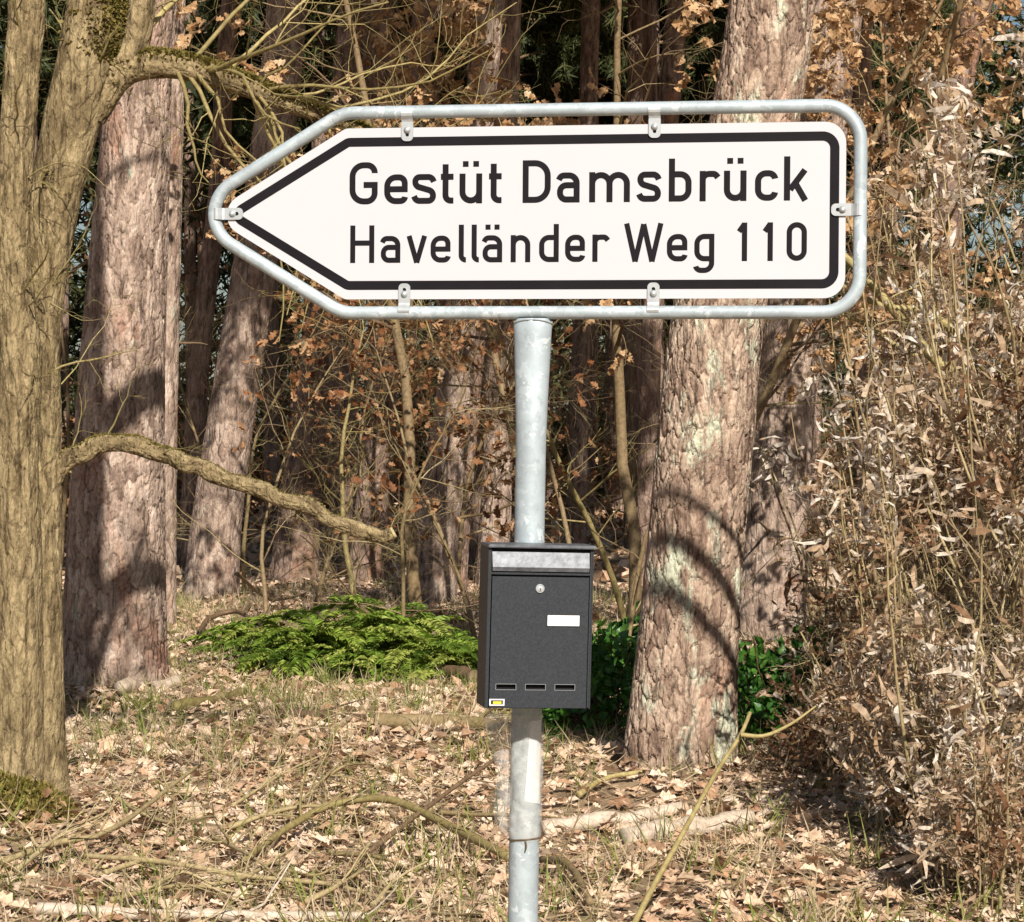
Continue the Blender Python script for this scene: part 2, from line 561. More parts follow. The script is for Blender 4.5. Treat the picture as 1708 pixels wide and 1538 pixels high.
M['steel'] = galvanised()
M['zinc'] = simple("bright_zinc", (.54, .56, .57), 0.38, 0.5, 0.5, 60, 0.08)
M['sheet'] = simple("white_reflective_sheet", (.525, .512, .535), 0.45, 0, 0.4, 3, 0.012)
M['black'] = simple("black_film", (.010, .0085, .0105), 0.55, 0, 0.12, 9, 0.2)
M['edge'] = simple("sheet_metal_edge", (.30, .31, .32), 0.5, 0.5)
M['box'] = simple("anthracite_powder_coat", (.026, .029, .035), 0.5, 0.0, 0.3, 260, 0.35, 0.0006, 700)
M['box_highlight'] = simple("anthracite_with_highlight", (.13, .135, .15), 0.42, 0.3, 0.5, 60, 0.45, 0.0004, 160)  # lighter than the box: highlight on flap and roof put into the colour
M['dark'] = simple("shade_and_print_black", (.006, .006, .006), 0.9)  # near black, painted for shade in openings; also the sticker's dark print
M['card'] = simple("white_name_card", (.72, .72, .72), 0.4)
M['yellow'] = simple("yellow_print", (.75, .62, .05), 0.5)
M['paper'] = simple("white_paper", (.78, .78, .78), 0.6)


def film_mat():
    m, n, l, b = new_mat("clear_plastic_film")
    b.inputs["Base Color"].default_value = (.86, .86, .84, 1)
    b.inputs["Roughness"].default_value = 0.22
    tc = n.new("ShaderNodeTexCoord")
    ns = noise(n, l, tc.outputs["Object"], 38, 4)
    tr = n.new("ShaderNodeBsdfTransparent")
    tr.inputs[0].default_value = (.93, .92, .89, 1)
    mx = n.new("ShaderNodeMixShader")
    r = ramp(n, [(0.35, (.10, .10, .10)), (0.7, (.42, .42, .42))])
    l.new(ns.outputs["Fac"], r.inputs[0])
    l.new(r.outputs[0], mx.inputs[0])
    l.new(tr.outputs[0], mx.inputs[1])
    l.new(b.outputs[0], mx.inputs[2])
    l.new(mx.outputs[0], n["Material Output"].inputs["Surface"])
    bump(n, l, ns.outputs["Fac"], 0.4, 0.004, b)
    return m


M['film'] = film_mat()


# ------------------------------------------------------------------ ground
def gz(x, y):
    x = np.asarray(x, float)
    y = np.asarray(y, float)
    near = np.clip((y - 6) / 3, 0, 1)
    return near * (0.035 * np.sin(x * 1.3 + 0.6 * y) + 0.03 * np.sin(0.9 * y - 1.7 * x + 1) + 0.02 * np.sin(3.1 * x) * np.sin(2.3 * y)) \
        + 0.14 * np.exp(-(((x + 2.15) / 0.55) ** 2 + ((y - 10.4) / 0.6) ** 2)) \
        + 0.10 * np.exp(-(((x - 0.78) / 0.8) ** 2 + ((y - 11.7) / 0.9) ** 2))


g0 = Geo()
xs = np.concatenate([np.linspace(-600, -16, 12), np.linspace(-14, 14, 141), np.linspace(16, 600, 12)])
ys = np.concatenate([np.linspace(-300, 3, 8), np.linspace(4, 34, 151), np.linspace(38, 900, 14)])
XX, YY = np.meshgrid(xs, ys)
ii = np.arange(XX.size).reshape(XX.shape)
g0.add(np.stack([XX, YY, gz(XX, YY)], -1), np.stack([ii[:-1, :-1], ii[:-1, 1:], ii[1:, 1:], ii[1:, :-1]], -1))
tag(g0.obj("ground", M['ground']), "brown forest floor under the dry leaves", None, None, "structure")


def scatter_ground(n, d0, d1, g, margin=0.8, power=1.0):
    u = g.random(n)
    y = np.sqrt(d0 ** 2 + u * (d1 ** 2 - d0 ** 2)) if power == 1 else d0 + (d1 - d0) * u ** power
    x = g.uniform(-1, 1, n) * (0.215 * y + margin)
    return x, y


g = np.random.default_rng(21)
gl = Geo()
x, y = scatter_ground(105000, 7.2, 27, g, 1.2)
keep = g.random(len(x)) < 0.55 + 0.45 * (np.sin(x * 2.1 + y) * np.sin(y * 1.3 - x) > -0.35)
x, y = x[keep], y[keep]
n_ = len(x)
P = np.stack([x, y, gz(x, y) + g.uniform(0.0, 0.035, n_)], -1)
az = g.uniform(0, 2 * np.pi, n_)
D = np.stack([np.cos(az), np.sin(az), g.normal(0.05, 0.28, n_)], -1)
N3 = np.stack([g.normal(0, .45, n_), g.normal(0, .45, n_), np.ones(n_)], -1)
sz = np.clip(g.lognormal(-2.72, .32, n_), .025, .105)
nearm = y < 12.5
patch = np.sin(x * 1.7 + .8 * y) * np.sin(1.1 * y - .9 * x + 2) + .6 * np.sin(4.3 * x - 2.1 * y) * np.sin(3.7 * y + 1.3 * x)
tin = np.clip(g.beta(2.9, 1.5, n_) - .14 * np.clip(-patch, 0, 1), 0, 1)
gl.add(*leaves('oak', P[nearm], D[nearm], sz[nearm], tin[nearm], g, N3[nearm], 1.25))
gl.add(*leaves('fold', P[~nearm], D[~nearm], sz[~nearm] * 1.15, tin[~nearm], g, N3[~nearm], 1.3))
x, y = scatter_ground(62000, 5.5, 27, g, 7)
out = np.abs(x) > .215 * y + 1.0
x, y = x[out], y[out]
n_ = len(x)
P = np.stack([x, y, gz(x, y) + g.uniform(0.0, 0.04, n_)], -1)
az = g.uniform(0, 2 * np.pi, n_)
D = np.stack([np.cos(az), np.sin(az), g.normal(0.05, 0.28, n_)], -1)
N3 = np.stack([g.normal(0, .45, n_), g.normal(0, .45, n_), np.ones(n_)], -1)
gl.add(*leaves('fold', P, D, g.uniform(.06, .12, n_), g.beta(2.6, 1.7, n_), g, N3, 1.3))
x, y = scatter_ground(42000, 27, 62, g, 14)
n_ = len(x)
P = np.stack([x, y, gz(x, y) + g.uniform(0.0, 0.06, n_)], -1)
az = g.uniform(0, 2 * np.pi, n_)
D = np.stack([np.cos(az), np.sin(az), g.normal(0.1, 0.3, n_)], -1)
gl.add(*leaves('fold', P, D, g.uniform(.12, .26, n_), g.beta(2, 2, n_), g, None, 1.3))
tag(gl.obj("leaf_litter", M['litter'], smooth=False), "layer of dry tan oak leaves on the forest floor", None, None, "stuff")

# grass: sparse tufts, straw coloured and green
gg = Geo()
nt = 4200
tx, ty = scatter_ground(nt, 7.4, 26, g, 1.0)
wt = np.exp(-((tx + 1.9) / 2.0) ** 2 - ((ty - 14.8) / 2.2) ** 2) + 0.35 + .5 * np.exp(-((ty - 8.5) / 1.2) ** 2) + 1.0 * np.exp(-((ty - 21) / 2.2) ** 2)
kp = g.random(nt) < wt
tx, ty = tx[kp], ty[kp]
nb = 16
x = np.repeat(tx, nb) + g.normal(0, .06, len(tx) * nb)
y = np.repeat(ty, nb) + g.normal(0, .06, len(tx) * nb)
n_ = len(x)
gw_ = np.exp(-((tx + 1.6) / 1.6) ** 2 - ((ty - 16.5) / 4.5) ** 2)
green = np.repeat(np.clip(g.random(len(tx)) + .42 * gw_, 0, 1), nb)
tin = np.clip(np.where(green > .68, g.normal(.35, .18, n_), g.normal(.85, .15, n_)), 0, 1)
D = np.stack([g.normal(0, .5, n_), g.normal(0, .5, n_), np.abs(g.normal(.9, .3, n_))], -1)
gg.add(*leaves('blade', np.stack([x, y, gz(x, y)], -1), D, g.uniform(.07, .22, n_), tin, g, None, .75))
ns_ = 26000
x, y = scatter_ground(ns_, 7.3, 20, g, 1.0)
az = g.uniform(0, 2 * np.pi, ns_)
D = np.stack([np.cos(az), np.sin(az), np.abs(g.normal(.1, .25, ns_))], -1)
gg.add(*leaves('blade', np.stack([x, y, gz(x, y) + g.uniform(.01, .05, ns_)], -1), D, g.uniform(.06, .20, ns_), np.clip(g.normal(.88, .12, ns_), 0, 1), g, None, .6))
tag(gg.obj("grass", M['grass'], smooth=False), "sparse green and straw coloured grass between the dry leaves", None, None, "stuff")


ORD = "first second third fourth fifth sixth seventh eighth ninth tenth eleventh twelfth thirteenth fourteenth fifteenth sixteenth seventeenth eighteenth".split()
ZONES = [(-60, "beyond the picture's left edge"), (250, "left of the broad shaded pine"), (430, "left of the sign's arrow point"), (640, "behind the sign's slanting end"), (860, "behind the sign, left of the post"),
         (1080, "between the post and the massive pine"), (1300, "around the massive pine"), (1560, "behind the sign's squared end"), (9999, "behind or beyond the tall thicket")]


def place_labels(spots, what):
    """a label for each of many look-alikes by where it stands: zone of the picture, then its turn from the left"""
    seen, out = {}, {}
    px = [854 + s[0] / s[1] * F for s in spots]
    for i in sorted(range(len(spots)), key=lambda k: px[k]):
        z = next(nm for lim, nm in ZONES if px[i] < lim)
        seen[z] = seen.get(z, 0) + 1
        out[i] = "%s %s, %s from the left there" % (what, z, ORD[min(seen[z], 18) - 1])
    return [out[i] for i in range(len(spots))]


# ------------------------------------------------------------------ pines
def needle_crown(seed, z0=7.0, z1=13.0, rad=2.5, nb=34, nl=2600):
    g = np.random.default_rng(seed)
    zb = g.uniform(z0, z1, nb)
    az = g.uniform(0, 2 * np.pi, nb)
    n = 7
    P = np.zeros((nb, n, 3))
    P[:, 0, 2] = zb
    d = np.stack([np.cos(az), np.sin(az), g.uniform(-.05, .5, nb)], -1)
    L = rad * (0.55 + 0.6 * np.sin((zb - z0) / (z1 - z0) * np.pi)) * g.uniform(.7, 1.1, nb)
    for j in range(1, n):
        d = nrm(d + g.normal(0, .15, (nb, 3)))
        P[:, j] = P[:, j - 1] + d * (L / (n - 1))[:, None]
    R = np.full((nb, 1), .035) * np.linspace(1, .25, n)[None]
    P2, R2 = grow(P, R, 5, .8, 50, 5, .2, .03, .35, g=g)
    limbs = Geo()
    limbs.add(*tubes(P, R, 5, .4))
    limbs.add(*tubes(P2, R2, 3, .4))
    cr = Geo()
    q, t = along(P2, max(1, nl // (nb * 5)), .2, g)
    for rep in range(3):
        cr.add(*leaves('needle', q + g.normal(0, .07, q.shape), t + g.normal(0, .6, q.shape), g.uniform(.18, .38, len(q)), g.random(len(q)), g, None, 2.4))
    return limbs.mesh("crown_branches"), cr.mesh("crown", False)


CROWNS = [needle_crown(s) for s in (1, 2, 3)]


def stubs(P, R, zlo, zhi, count, g, Lr=(.12, .7), up=-0.05):
    """short dead branch stubs on a trunk centreline"""
    out = []
    for _ in range(count):
        z = g.uniform(zlo, zhi)
        i = int(np.argmin(np.abs(P[:, 2] - z)))
        az = g.uniform(0, 2 * np.pi)
        d = np.array([np.cos(az), np.sin(az), g.uniform(-.3, .4)])
        p = P[i] + d * R[i] * .7
        L = g.uniform(*Lr)
        pts = [p]
        for j in range(5):
            d = nrm(d + g.normal(0, .18, 3) + np.array([0, 0, up]))
            pts.append(pts[-1] + d * L / 5)
        out.append((np.array(pts), g.uniform(.007, .016) * np.linspace(1, .35, 6)))
    return out


def pine(label, d, pts, k, n, seed, mat, cw=.055, chh=.10, amp=.011, crown=None, nstub=6, flare=.18, group="pine trunks", top=12.5, crown_up=0.0):
    """pts: (px, py, width px) up the trunk; the first is the foot"""
    base = W(pts[0][0], pts[0][1], d)
    base[2] = float(gz(base[0], base[1]))
    ctrl, rad = [], []
    for i, (px, py, w) in enumerate(pts):
        p = W(px, py, d) - base
        if i == 0:
            p = np.array([0, 0, -.08])
        ctrl.append(p)
        rad.append(w / F * d / 2)
    c1 = ctrl[-1]
    lean = (ctrl[-1] - ctrl[-2]); lean /= lean[2]
    t = thing("pine_tree", label, "tree", base, 0, group)
    g = np.random.default_rng(seed)
    V, Q, ti, P, R = bark_trunk(np.array(ctrl), np.array(rad), k, n, cw, chh, amp, seed, flare)
    # the shaft above the picture, coarser
    up = np.array([c1 - lean * .05, c1 + lean * .4 * (top - c1[2]) , c1 + lean * .75 * (top - c1[2]), c1 + lean * (top - c1[2])])
    ur = rad[-1] * np.array([1, .8, .5, .12])
    V2, Q2, t2, P2, R2 = bark_trunk(up, ur, max(18, k // 5), 40, cw * 1.5, chh * 2, amp * .6, seed + 3, 0)
    ge = Geo().add(V, Q, None, ti)
    ge.add(V2, Q2, None, t2)
    ge.obj("trunk", mat, t)
    for p, r in stubs(P, R, .8, P[-1, 2], nstub, g):
        Geo().add(*tubes(p, r, 6, .25)).obj("branch_stub", M['twig'], t)
    if crown is not None:
        lm, cm = CROWNS[crown]
        for nm, me, mt in (("crown_branches", lm, M['twig']), ("crown", cm, M['needle'])):
            o = link(nm, me, mt, t)
            o.location = (up[2][0], up[2][1], crown_up)
            o.rotation_euler = (0, 0, seed * 1.7)
    return t


pine("massive lichen streaked pine standing behind the post, right of the black mailbox", 11.5,
     [(1130, 1325, 176), (1142, 1139, 162), (1158, 926, 152), (1178, 713, 149), (1197, 538, 143), (1268, 147, 136), (1288, 0, 130), (1306, -150, 122)],
     230, 520, 31, M['pine_lichen'], crown=0, nstub=3, group="pines near the sign", top=18.0, crown_up=5.0, flare=.09, cw=.048, chh=.125, amp=.019)
pine("broad pine with a dark shaded flank standing behind the forked oak", 16.0,
     [(187, 1150, 168), (193, 900, 158), (202, 640, 140), (222, 320, 116), (236, 120, 98), (246, 0, 94), (255, -120, 90)],
     230, 480, 47, M['pine'], crown=1, nstub=4, group="pines near the sign", top=15.0, crown_up=2.5, flare=.11, cw=.055, chh=.15, amp=.019)
pine("pale pine half hidden behind the massive lichen streaked pine", 18.8,
     [(1278, 1085, 118), (1290, 926, 112), (1313, 628, 97), (1342, 400, 94), (1390, 30, 90), (1410, -120, 86)],
     150, 330, 53, M['pine'], crown=2, nstub=5, group="pines near the sign", cw=.06, chh=.12, amp=.011)
pine("leaning dark pine passing behind the arrow point of the sign", 24.5,
     [(350, 1000, 86), (362, 860, 80), (398, 620, 75), (420, 480, 72), (462, 190, 66), (480, 0, 62), (490, -120, 60)],
     130, 300, 59, M['pine'], crown=0, nstub=8, group="pines near the sign", cw=.07, chh=.14, amp=.013)
pine("leaning pine rising left of the steel post", 23.7,
     [(714, 1015, 82), (728, 880, 72), (754, 705, 62), (767, 537, 52), (790, 300, 46), (820, 0, 42), (832, -120, 40)],
     130, 300, 61, M['pine'], crown=1, nstub=8, group="pines near the sign", cw=.06, chh=.12, amp=.011)
pine("slim trunk touching the leaning pine left of the post", 25.5,
     [(758, 1000, 34), (776, 760, 32), (796, 537, 30), (815, 300, 28), (845, 0, 36), (850, -100, 34)],
     60, 160, 67, M['far_pine'], nstub=6, group="pines near the sign")
pine("shaded pine between the arrow point and the leaning pine", 27.0,
     [(488, 965, 74), (508, 760, 62), (534, 540, 46), (570, 190, 40), (588, 0, 38)],
     80, 200, 71, M['far_pine'], crown=2, nstub=6, group="pines near the sign")
pine("light barked pine behind the cut end of the mossy branch", 26.0,
     [(612, 985, 66), (624, 800, 52), (636, 620, 42), (660, 300, 40), (705, 60, 38), (712, -80, 36)],
     80, 200, 73, M['far_pine'], crown=1, nstub=6, group="pines near the sign")
pine("slender upright pine seen between two darker trunks under the sign", 30.0,
     [(570, 950, 46), (574, 760, 44), (578, 560, 42), (600, 190, 38), (612, 0, 36)],
     60, 160, 79, M['far_pine'], crown=0, nstub=5, group="pines near the sign")
pine("straight pine close behind the broad shaded pine", 21.0,
     [(262, 1040, 56), (272, 640, 48), (284, 300, 40), (290, 60, 36), (294, -100, 34)],
     70, 200, 83, M['pine'], crown=1, nstub=4, group="pines near the sign")
pine("thin orange barked pine left of the arrow point", 29.0,
     [(318, 960, 36), (330, 640, 33), (366, 300, 30), (374, 150, 30), (386, 0, 28)],
     60, 160, 89, M['far_pine'], crown=0, nstub=6, group="pines near the sign")
pine("reddish pine rising behind the top edge of the sign", 26.0,
     [(820, 1000, 52), (830, 760, 48), (838, 420, 44), (846, 100, 40), (850, -60, 38)],
     70, 180, 97, M['pine'], crown=2, nstub=6, group="pines near the sign")
pine("pink barked pine just left of the massive pine, below the sign", 27.0,
     [(1078, 980, 36), (1082, 760, 34), (1088, 540, 32), (1120, 120, 36), (1132, 0, 36)],
     60, 160, 101, M['far_pine'], crown=1, nstub=5, group="pines near the sign")
pine("narrow grey pine right of the steel post", 33.0,
     [(958, 930, 34), (964, 760, 32), (970, 560, 30), (980, 200, 28), (986, 0, 28)],
     50, 140, 103, M['far_pine'], crown=0, nstub=5, group="pines near the sign")
pine("dark pine leaning behind the brown thicket at the top corner", 22.0,
     [(1540, 1020, 62), (1560, 700, 56), (1590, 200, 50), (1630, 0, 48), (1660, -120, 44)],
     70, 200, 107, M['far_pine'], crown=2, nstub=9, group="pines near the sign")

# far trunks: a shared shaft, many individuals
g = np.random.default_rng(5)
FAR = []
for s in range(3):
    hgt = 13.0
    cx = np.cumsum(g.normal(0, .10, 6))
    ctrl = np.stack([cx - cx[0], np.cumsum(g.normal(0, .1, 6)) * .5, np.linspace(-.1, hgt, 6)], -1)
    V, Q, ti, P, R = bark_trunk(ctrl, np.array([.20, .18, .165, .15, .12, .04]), 22, 90, .09, .2, .012, 200 + s, .2)
    FAR.append(Geo().add(V, Q, None, ti).mesh("trunk"))
spots = []
tries = 0
while len(spots) < 56 and tries < 4000:
    tries += 1
    d = g.uniform(29, 78)
    px = g.uniform(-60, 1560)
    x = (px - 854) / F * d
    if all(math.hypot(x - a, d - b) > 1.5 for a, b in spots):
        spots.append((x, d))
for _ in range(22):
    d = g.uniform(22, 60)
    px = g.uniform(-900, -90) if _ % 2 else g.uniform(1780, 2600)
    spots.append(((px - 854) / F * d, d))
far_lb = place_labels(spots, "slender far pine")
for i, (x, d) in enumerate(spots):
    t = thing("pine_tree", far_lb[i], "tree", (x, d, float(gz(x, d))), g.uniform(0, 6.28), "far pines in the wood", (g.uniform(.5, 1.0),) * 2 + (g.uniform(.9, 1.25),))
    link("trunk", FAR[i % 3], M['far_pine'], t)
    lm, cm = CROWNS[i % 3]
    link("crown_branches", lm, M['twig'], t)
    link("crown", cm, M['needle'], t)


# ------------------------------------------------------------------ the oak at the left
OAK = W(55, 1350, 10.4)
OAK[2] = 0.0
oak = thing("oak_tree", "forked tan barked oak with mossy arching limbs at the picture's edge", "tree", OAK)


def oakpt(px, py, d=10.4):
    return W(px, py, d) - OAK


def oak_limb(name, pts, k, n, seed, cw=.026, chh=.085, amp=.0085, flare=0.0, parent=None, lump=.03):
    ctrl = np.array([oakpt(p[0], p[1], p[3] if len(p) > 3 else 10.4) for p in pts])
    rad = np.array([p[2] / F * (p[3] if len(p) > 3 else 10.4) / 2 for p in pts])
    V, Q, ti, P, R = bark_trunk(ctrl, rad, k, n, cw, chh, amp, seed, flare, lump)
    o = Geo().add(V, Q, None, ti).obj(name, M['oak'], parent or oak)
    return o, P, R


oa, Pa, Ra = oak_limb("stem", [(8, 1420, 120, 10.3), (20, 1280, 100, 10.3), (30, 1100, 78, 10.3), (32, 920, 70, 10.3), (28, 780, 66, 10.3), (36, 600, 62, 10.3), (22, 420, 54, 10.3), (26, 300, 52, 10.3), (40, 100, 54, 10.3), (46, 0, 54, 10.3), (30, -250, 46, 10.2), (-60, -520, 36, 10.0), (-140, -800, 20, 9.6)], 110, 420, 5, flare=.1)
ob, Pb, Rb = oak_limb("stem", [(66, 1430, 112), (66, 1290, 84), (70, 1150, 66), (72, 1000, 58), (76, 850, 48), (76, 700, 50), (70, 560, 60), (78, 440, 74), (92, 338, 84), (122, 200, 92), (152, 80, 98), (168, -20, 96), (195, -180, 104), (240, -380, 112), (262, -700, 108), (268, -1100, 100), (275, -1500, 84), (290, -1900, 60), (300, -2300, 20)], 120, 620, 8, flare=.1)
oc, Pc, Rc = oak_limb("limb", [(150, 190, 56), (196, 128, 50), (240, 110, 44), (300, 112, 38), (355, 126, 36), (420, 148, 30), (480, 172, 26), (560, 200, 20), (640, 240, 14), (730, 290, 7)], 60, 190, 13)
od, Pd, Rd = oak_limb("limb", [(190, 120, 50), (220, 90, 46), (234, 40, 44), (240, -20, 42), (262, -160, 36), (330, -380, 28), (420, -620, 14)], 60, 160, 17)
oe, Pe, Re = oak_limb("limb", [(62, 850, 36), (88, 800, 31), (112, 768, 28), (140, 757, 27), (165, 742, 25), (200, 740, 22), (230, 744, 26), (257, 755, 22), (285, 762, 22), (310, 774, 25), (332, 778, 21), (356, 790, 27), (378, 800, 21), (438, 817, 22), (470, 834, 19), (515, 843, 22), (548, 866, 18), (571, 874, 20), (612, 888, 21), (640, 895, 17), (655, 889, 19)], 44, 320, 19, lump=.09, amp=.0075)
of_, Pf_, Rf_ = oak_limb("limb", [(240, -385, 60), (330, -448, 62), (480, -560, 56), (700, -660, 44), (980, -760, 30), (1250, -840, 12)], 50, 170, 23)
og_, Pg_, Rg_ = oak_limb("limb", [(262, -800, 70), (360, -920, 72), (480, -1050, 68), (700, -1220, 52), (950, -1420, 34), (1200, -1600, 14)], 50, 170, 29)
# sawn end of the low branch
c0 = oakpt(656, 888.6)
tdir = nrm(Pe[-1] - Pe[-4])
gq = Geo().add(*tubes(np.array([c0 - tdir * .02, c0 + tdir * .006]), np.array([.0245, .0235]), 18, .6, True))
gq.obj("cut_end", M['cut'], oe)
# knots
gk = np.random.default_rng(3)
for (px, py) in ((40, 545),):
    c = oakpt(px, py, 10.4) + np.array([0, -.09, 0])
    th = np.linspace(0, 2 * np.pi, 17)
    ring = np.stack([c[0] + .026 * np.cos(th), np.full(17, c[1] + .0), c[2] + .032 * np.sin(th)], -1)
    Geo().add(*tubes(ring, np.full(17, .011), 7, .3)).obj("knot", M['oak'], oak)


def moss_pad(P, R, i0, i1, count, g, spread=1.1, side=(0.2, -0.3, 1.0), size=(.012, .03)):
    i = g.integers(i0, i1, count)
    s = nrm(np.array(side)[None] + g.normal(0, spread * .45, (count, 3)))
    tg = nrm(P[np.minimum(i + 1, len(P) - 1)] - P[i - 1])
    s = nrm(s - tg * np.sum(s * tg, 1, keepdims=True))
    p = P[i] + s * (R[i] * 1.0)[:, None] + tg * g.uniform(-.02, .02, (count, 1))
    return leaves('fold', p, s + g.normal(0, .5, s.shape), g.uniform(*size, count), g.random(count), g, None, 1.3)


gm = Geo()
gm.add(*moss_pad(Pb, Rb, 222, 282, 5200, gk, 1.0, (.9, -.5, .45)))
gm.add(*moss_pad(Pc, Rc, 20, 175, 5200, gk, .9, (.0, -.2, 1.0)))
gm.add(*moss_pad(Pe, Re, 24, 135, 2400, gk, .7, (-.1, .1, 1.0), (.008, .02)))
gm.add(*moss_pad(Pe, Re, 135, 285, 900, gk, .7, (-.1, .1, 1.0), (.006, .015)))
mm = 9000
ang = gk.uniform(0, 2 * np.pi, mm)
rr_ = np.sqrt(gk.random(mm)) * .44
mx_, my_ = -2.20 + rr_ * np.cos(ang), 10.25 + .75 * rr_ * np.sin(ang)
pm = np.stack([mx_, my_, gz(mx_, my_) + .17 * np.clip(1 - (rr_ / .44) ** 2, 0, 1) - .03], -1) - OAK
gm.add(*leaves('fold', pm, gk.normal(0, .6, (mm, 3)) + np.array([0, -.3, 1]), gk.uniform(.012, .035, mm), gk.random(mm), gk, None, 1.2))
gm.obj("moss", M['moss'], oak, False)


def sprays(parent, P, R, cnt, L, g, mat_t='twig_olive', lv=None, tint=(.3, .9), nleaf=3, smin=.1, up=.02, leafsize=(.05, .085), c2=5, L2=.45, ang=55, rr=.28, name="twigs", leafname="leaves"):
    """side twigs in three orders on a limb, with leaves on the last"""
    A, RA = grow(P[None], R[None], cnt, L, ang, 9, .16, up, smin, 1, rr, g=g)
    B, RB = grow(A, RA, c2, L * L2, 50, 7, .2, up, .2, g=g)
    C, RC = grow(B, RB, 3, L * L2 * .45, 45, 5, .22, up, .3, g=g)
    ge = Geo()
    for PP, RR, kk in ((B, RB, 4), (C, RC, 3)):
        ge.add(*tubes(PP, RR, kk, g.uniform(*tint, len(PP))))
    for q1 in range(len(A)):
        Geo().add(*tubes(A[q1], RA[q1], 6, g.uniform(*tint))).obj("branch", M[mat_t], parent)
    tag(ge.obj(name, M[mat_t], parent), kind="stuff")
    if lv:
        q, t = along(C, nleaf, .4, g)
        G2 = Geo()
        G2.add(*leaves('oak', q, t + g.normal(0, .7, t.shape) + np.array([0, 0, -.35]), g.uniform(*leafsize, len(q)), g.beta(2, 2, len(q)), g, None, 1.15))
        tag(G2.obj(leafname, M[lv], parent, False), kind="stuff")
    return A, B, C


go = np.random.default_rng(77)
sprays(oak, Pc, Rc, 26, 1.25, go, tint=(.35, 1.0), smin=.2, up=.05)
sprays(oak, Pd, Rd, 18, 1.1, go, tint=(.3, .95), smin=.05, up=.0)
sprays(oak, Pa[140:], Ra[140:], 22, .55, go, tint=(.2, .8), smin=.0, rr=.09)
sprays(oak, Pb[120:240], Rb[120:240], 8, .5, go, tint=(.2, .8), smin=.0, rr=.09)
sprays(oak, Pe, Re, 9, .34, go, tint=(.1, .6), smin=.1, rr=.18)
sprays(oak, Pf_, Rf_, 8, .9, go, tint=(.2, .8), smin=.3, rr=.3)
sprays(oak, Pg_, Rg_, 8, 1.0, go, tint=(.2, .8), smin=.3, rr=.3)
sprays(oak, Pb[480:], Rb[480:], 10, 1.2, go, tint=(.2, .8), smin=.0, rr=.3)


# ------------------------------------------------------------------ young oaks, shrubs and thicket
def sapling(seed, H, r0, nl1, L1, nleaf, lv, tint=(.15, .8), lean=.1, leafsize=(.05, .095), wig=.08, mat_t='twig', leafkind='oak', smin=.12, up=.04, c2=6, c3=4, ang=60):
    g = np.random.default_rng(seed)
    n = 14
    P = np.zeros((1, n, 3))
    d = np.array([g.normal(0, lean), g.normal(0, lean), 1.0])
    for j in range(1, n):
        d = nrm(d + g.normal(0, wig, 3) + np.array([0, 0, .03]))
        P[0, j] = P[0, j - 1] + d * H / (n - 1)
    R = (r0 * np.linspace(1, .2, n))[None]
    A, RA = grow(P, R, nl1, L1, ang, 9, .15, up, smin, 1, .5, g=g)
    B, RB = grow(A, RA, c2, L1 * .45, 50, 6, .2, .01, .15, g=g)
    C, RC = grow(B, RB, c3, L1 * .2, 45, 4, .25, 0, .3, g=g)
    st = Geo().add(*tubes(P, R, 9, .5 * (tint[0] + tint[1])))
    tw = Geo()
    tw.add(*tubes(A, RA, 5, g.uniform(*tint, len(A))))
    tw.add(*tubes(B, RB, 3, g.uniform(*tint, len(B))))
    tw.add(*tubes(C, RC, 3, g.uniform(*tint, len(C))))
    lf = None
    if nleaf:
        lf = Geo()
        q, t = along(C, nleaf, .3, g)
        cl_ = C[:, 0] * np.array([2.6, 2.6, 2.2])
        clump = np.repeat(np.sin(cl_[:, 0] + seed) + np.sin(cl_[:, 1] + 2 * seed) + np.sin(cl_[:, 2] + 3 * seed) > -.25, nleaf)
        q, t = q[clump], t[clump]
        lf.add(*leaves(leafkind, q, t + g.normal(0, .6, t.shape) + np.array([0, 0, -.4]), g.uniform(*leafsize, len(q)), np.clip(g.beta(1.8, 2, len(q)), 0, 1), g, None, 1.2))
    return st.mesh("stem"), tw.mesh("twigs"), lf.mesh("leaves", False) if lf else None, mat_t, lv


def plant(name, proto, label, cat, loc, rz, sc, group, lv=None):
    st, tw, lf, mt, lv0 = proto
    t = thing(name, label, cat, loc, rz, group, sc)
    link("stem", st, M[mt], t)
    tag(link("twigs", tw, M[mt], t), kind="stuff")
    if lf:
        tag(link("leaves", lf, M[lv or lv0], t), kind="stuff")
    return t


S_TALL = [sapling(301, 6.0, .045, 30, 1.5, 5, 'tan', smin=.3, leafsize=(.06, .11)), sapling(302, 6.3, .05, 32, 1.5, 5, 'tan', smin=.35, leafsize=(.06, .11))]
S_MID = [sapling(311, 3.2, .026, 14, 1.25, 2, 'rust', c3=3), sapling(312, 2.6, .022, 13, 1.2, 2, 'rust', lean=.25, c3=3), sapling(313, 3.8, .03, 15, 1.3, 2, 'rust', lean=.2, c3=3, mat_t='twig_olive')]
S_FAR = sapling(314, 3.4, .028, 14, 1.2, 1, 'rust', lean=.2, c3=3)
S_BARE = [sapling(321, 2.6, .02, 22, 1.2, 0, None, (.2, 1.0), lean=.35, wig=.14), sapling(322, 3.4, .024, 24, 1.3, 0, None, (.1, .9), lean=.3, wig=.12), sapling(323, 1.6, .012, 20, .9, 0, None, (.3, 1.0), lean=.4, wig=.15)]


def at(px, d):
    x = (px - 854) / F * d
    return (x, d, float(gz(x, d)))


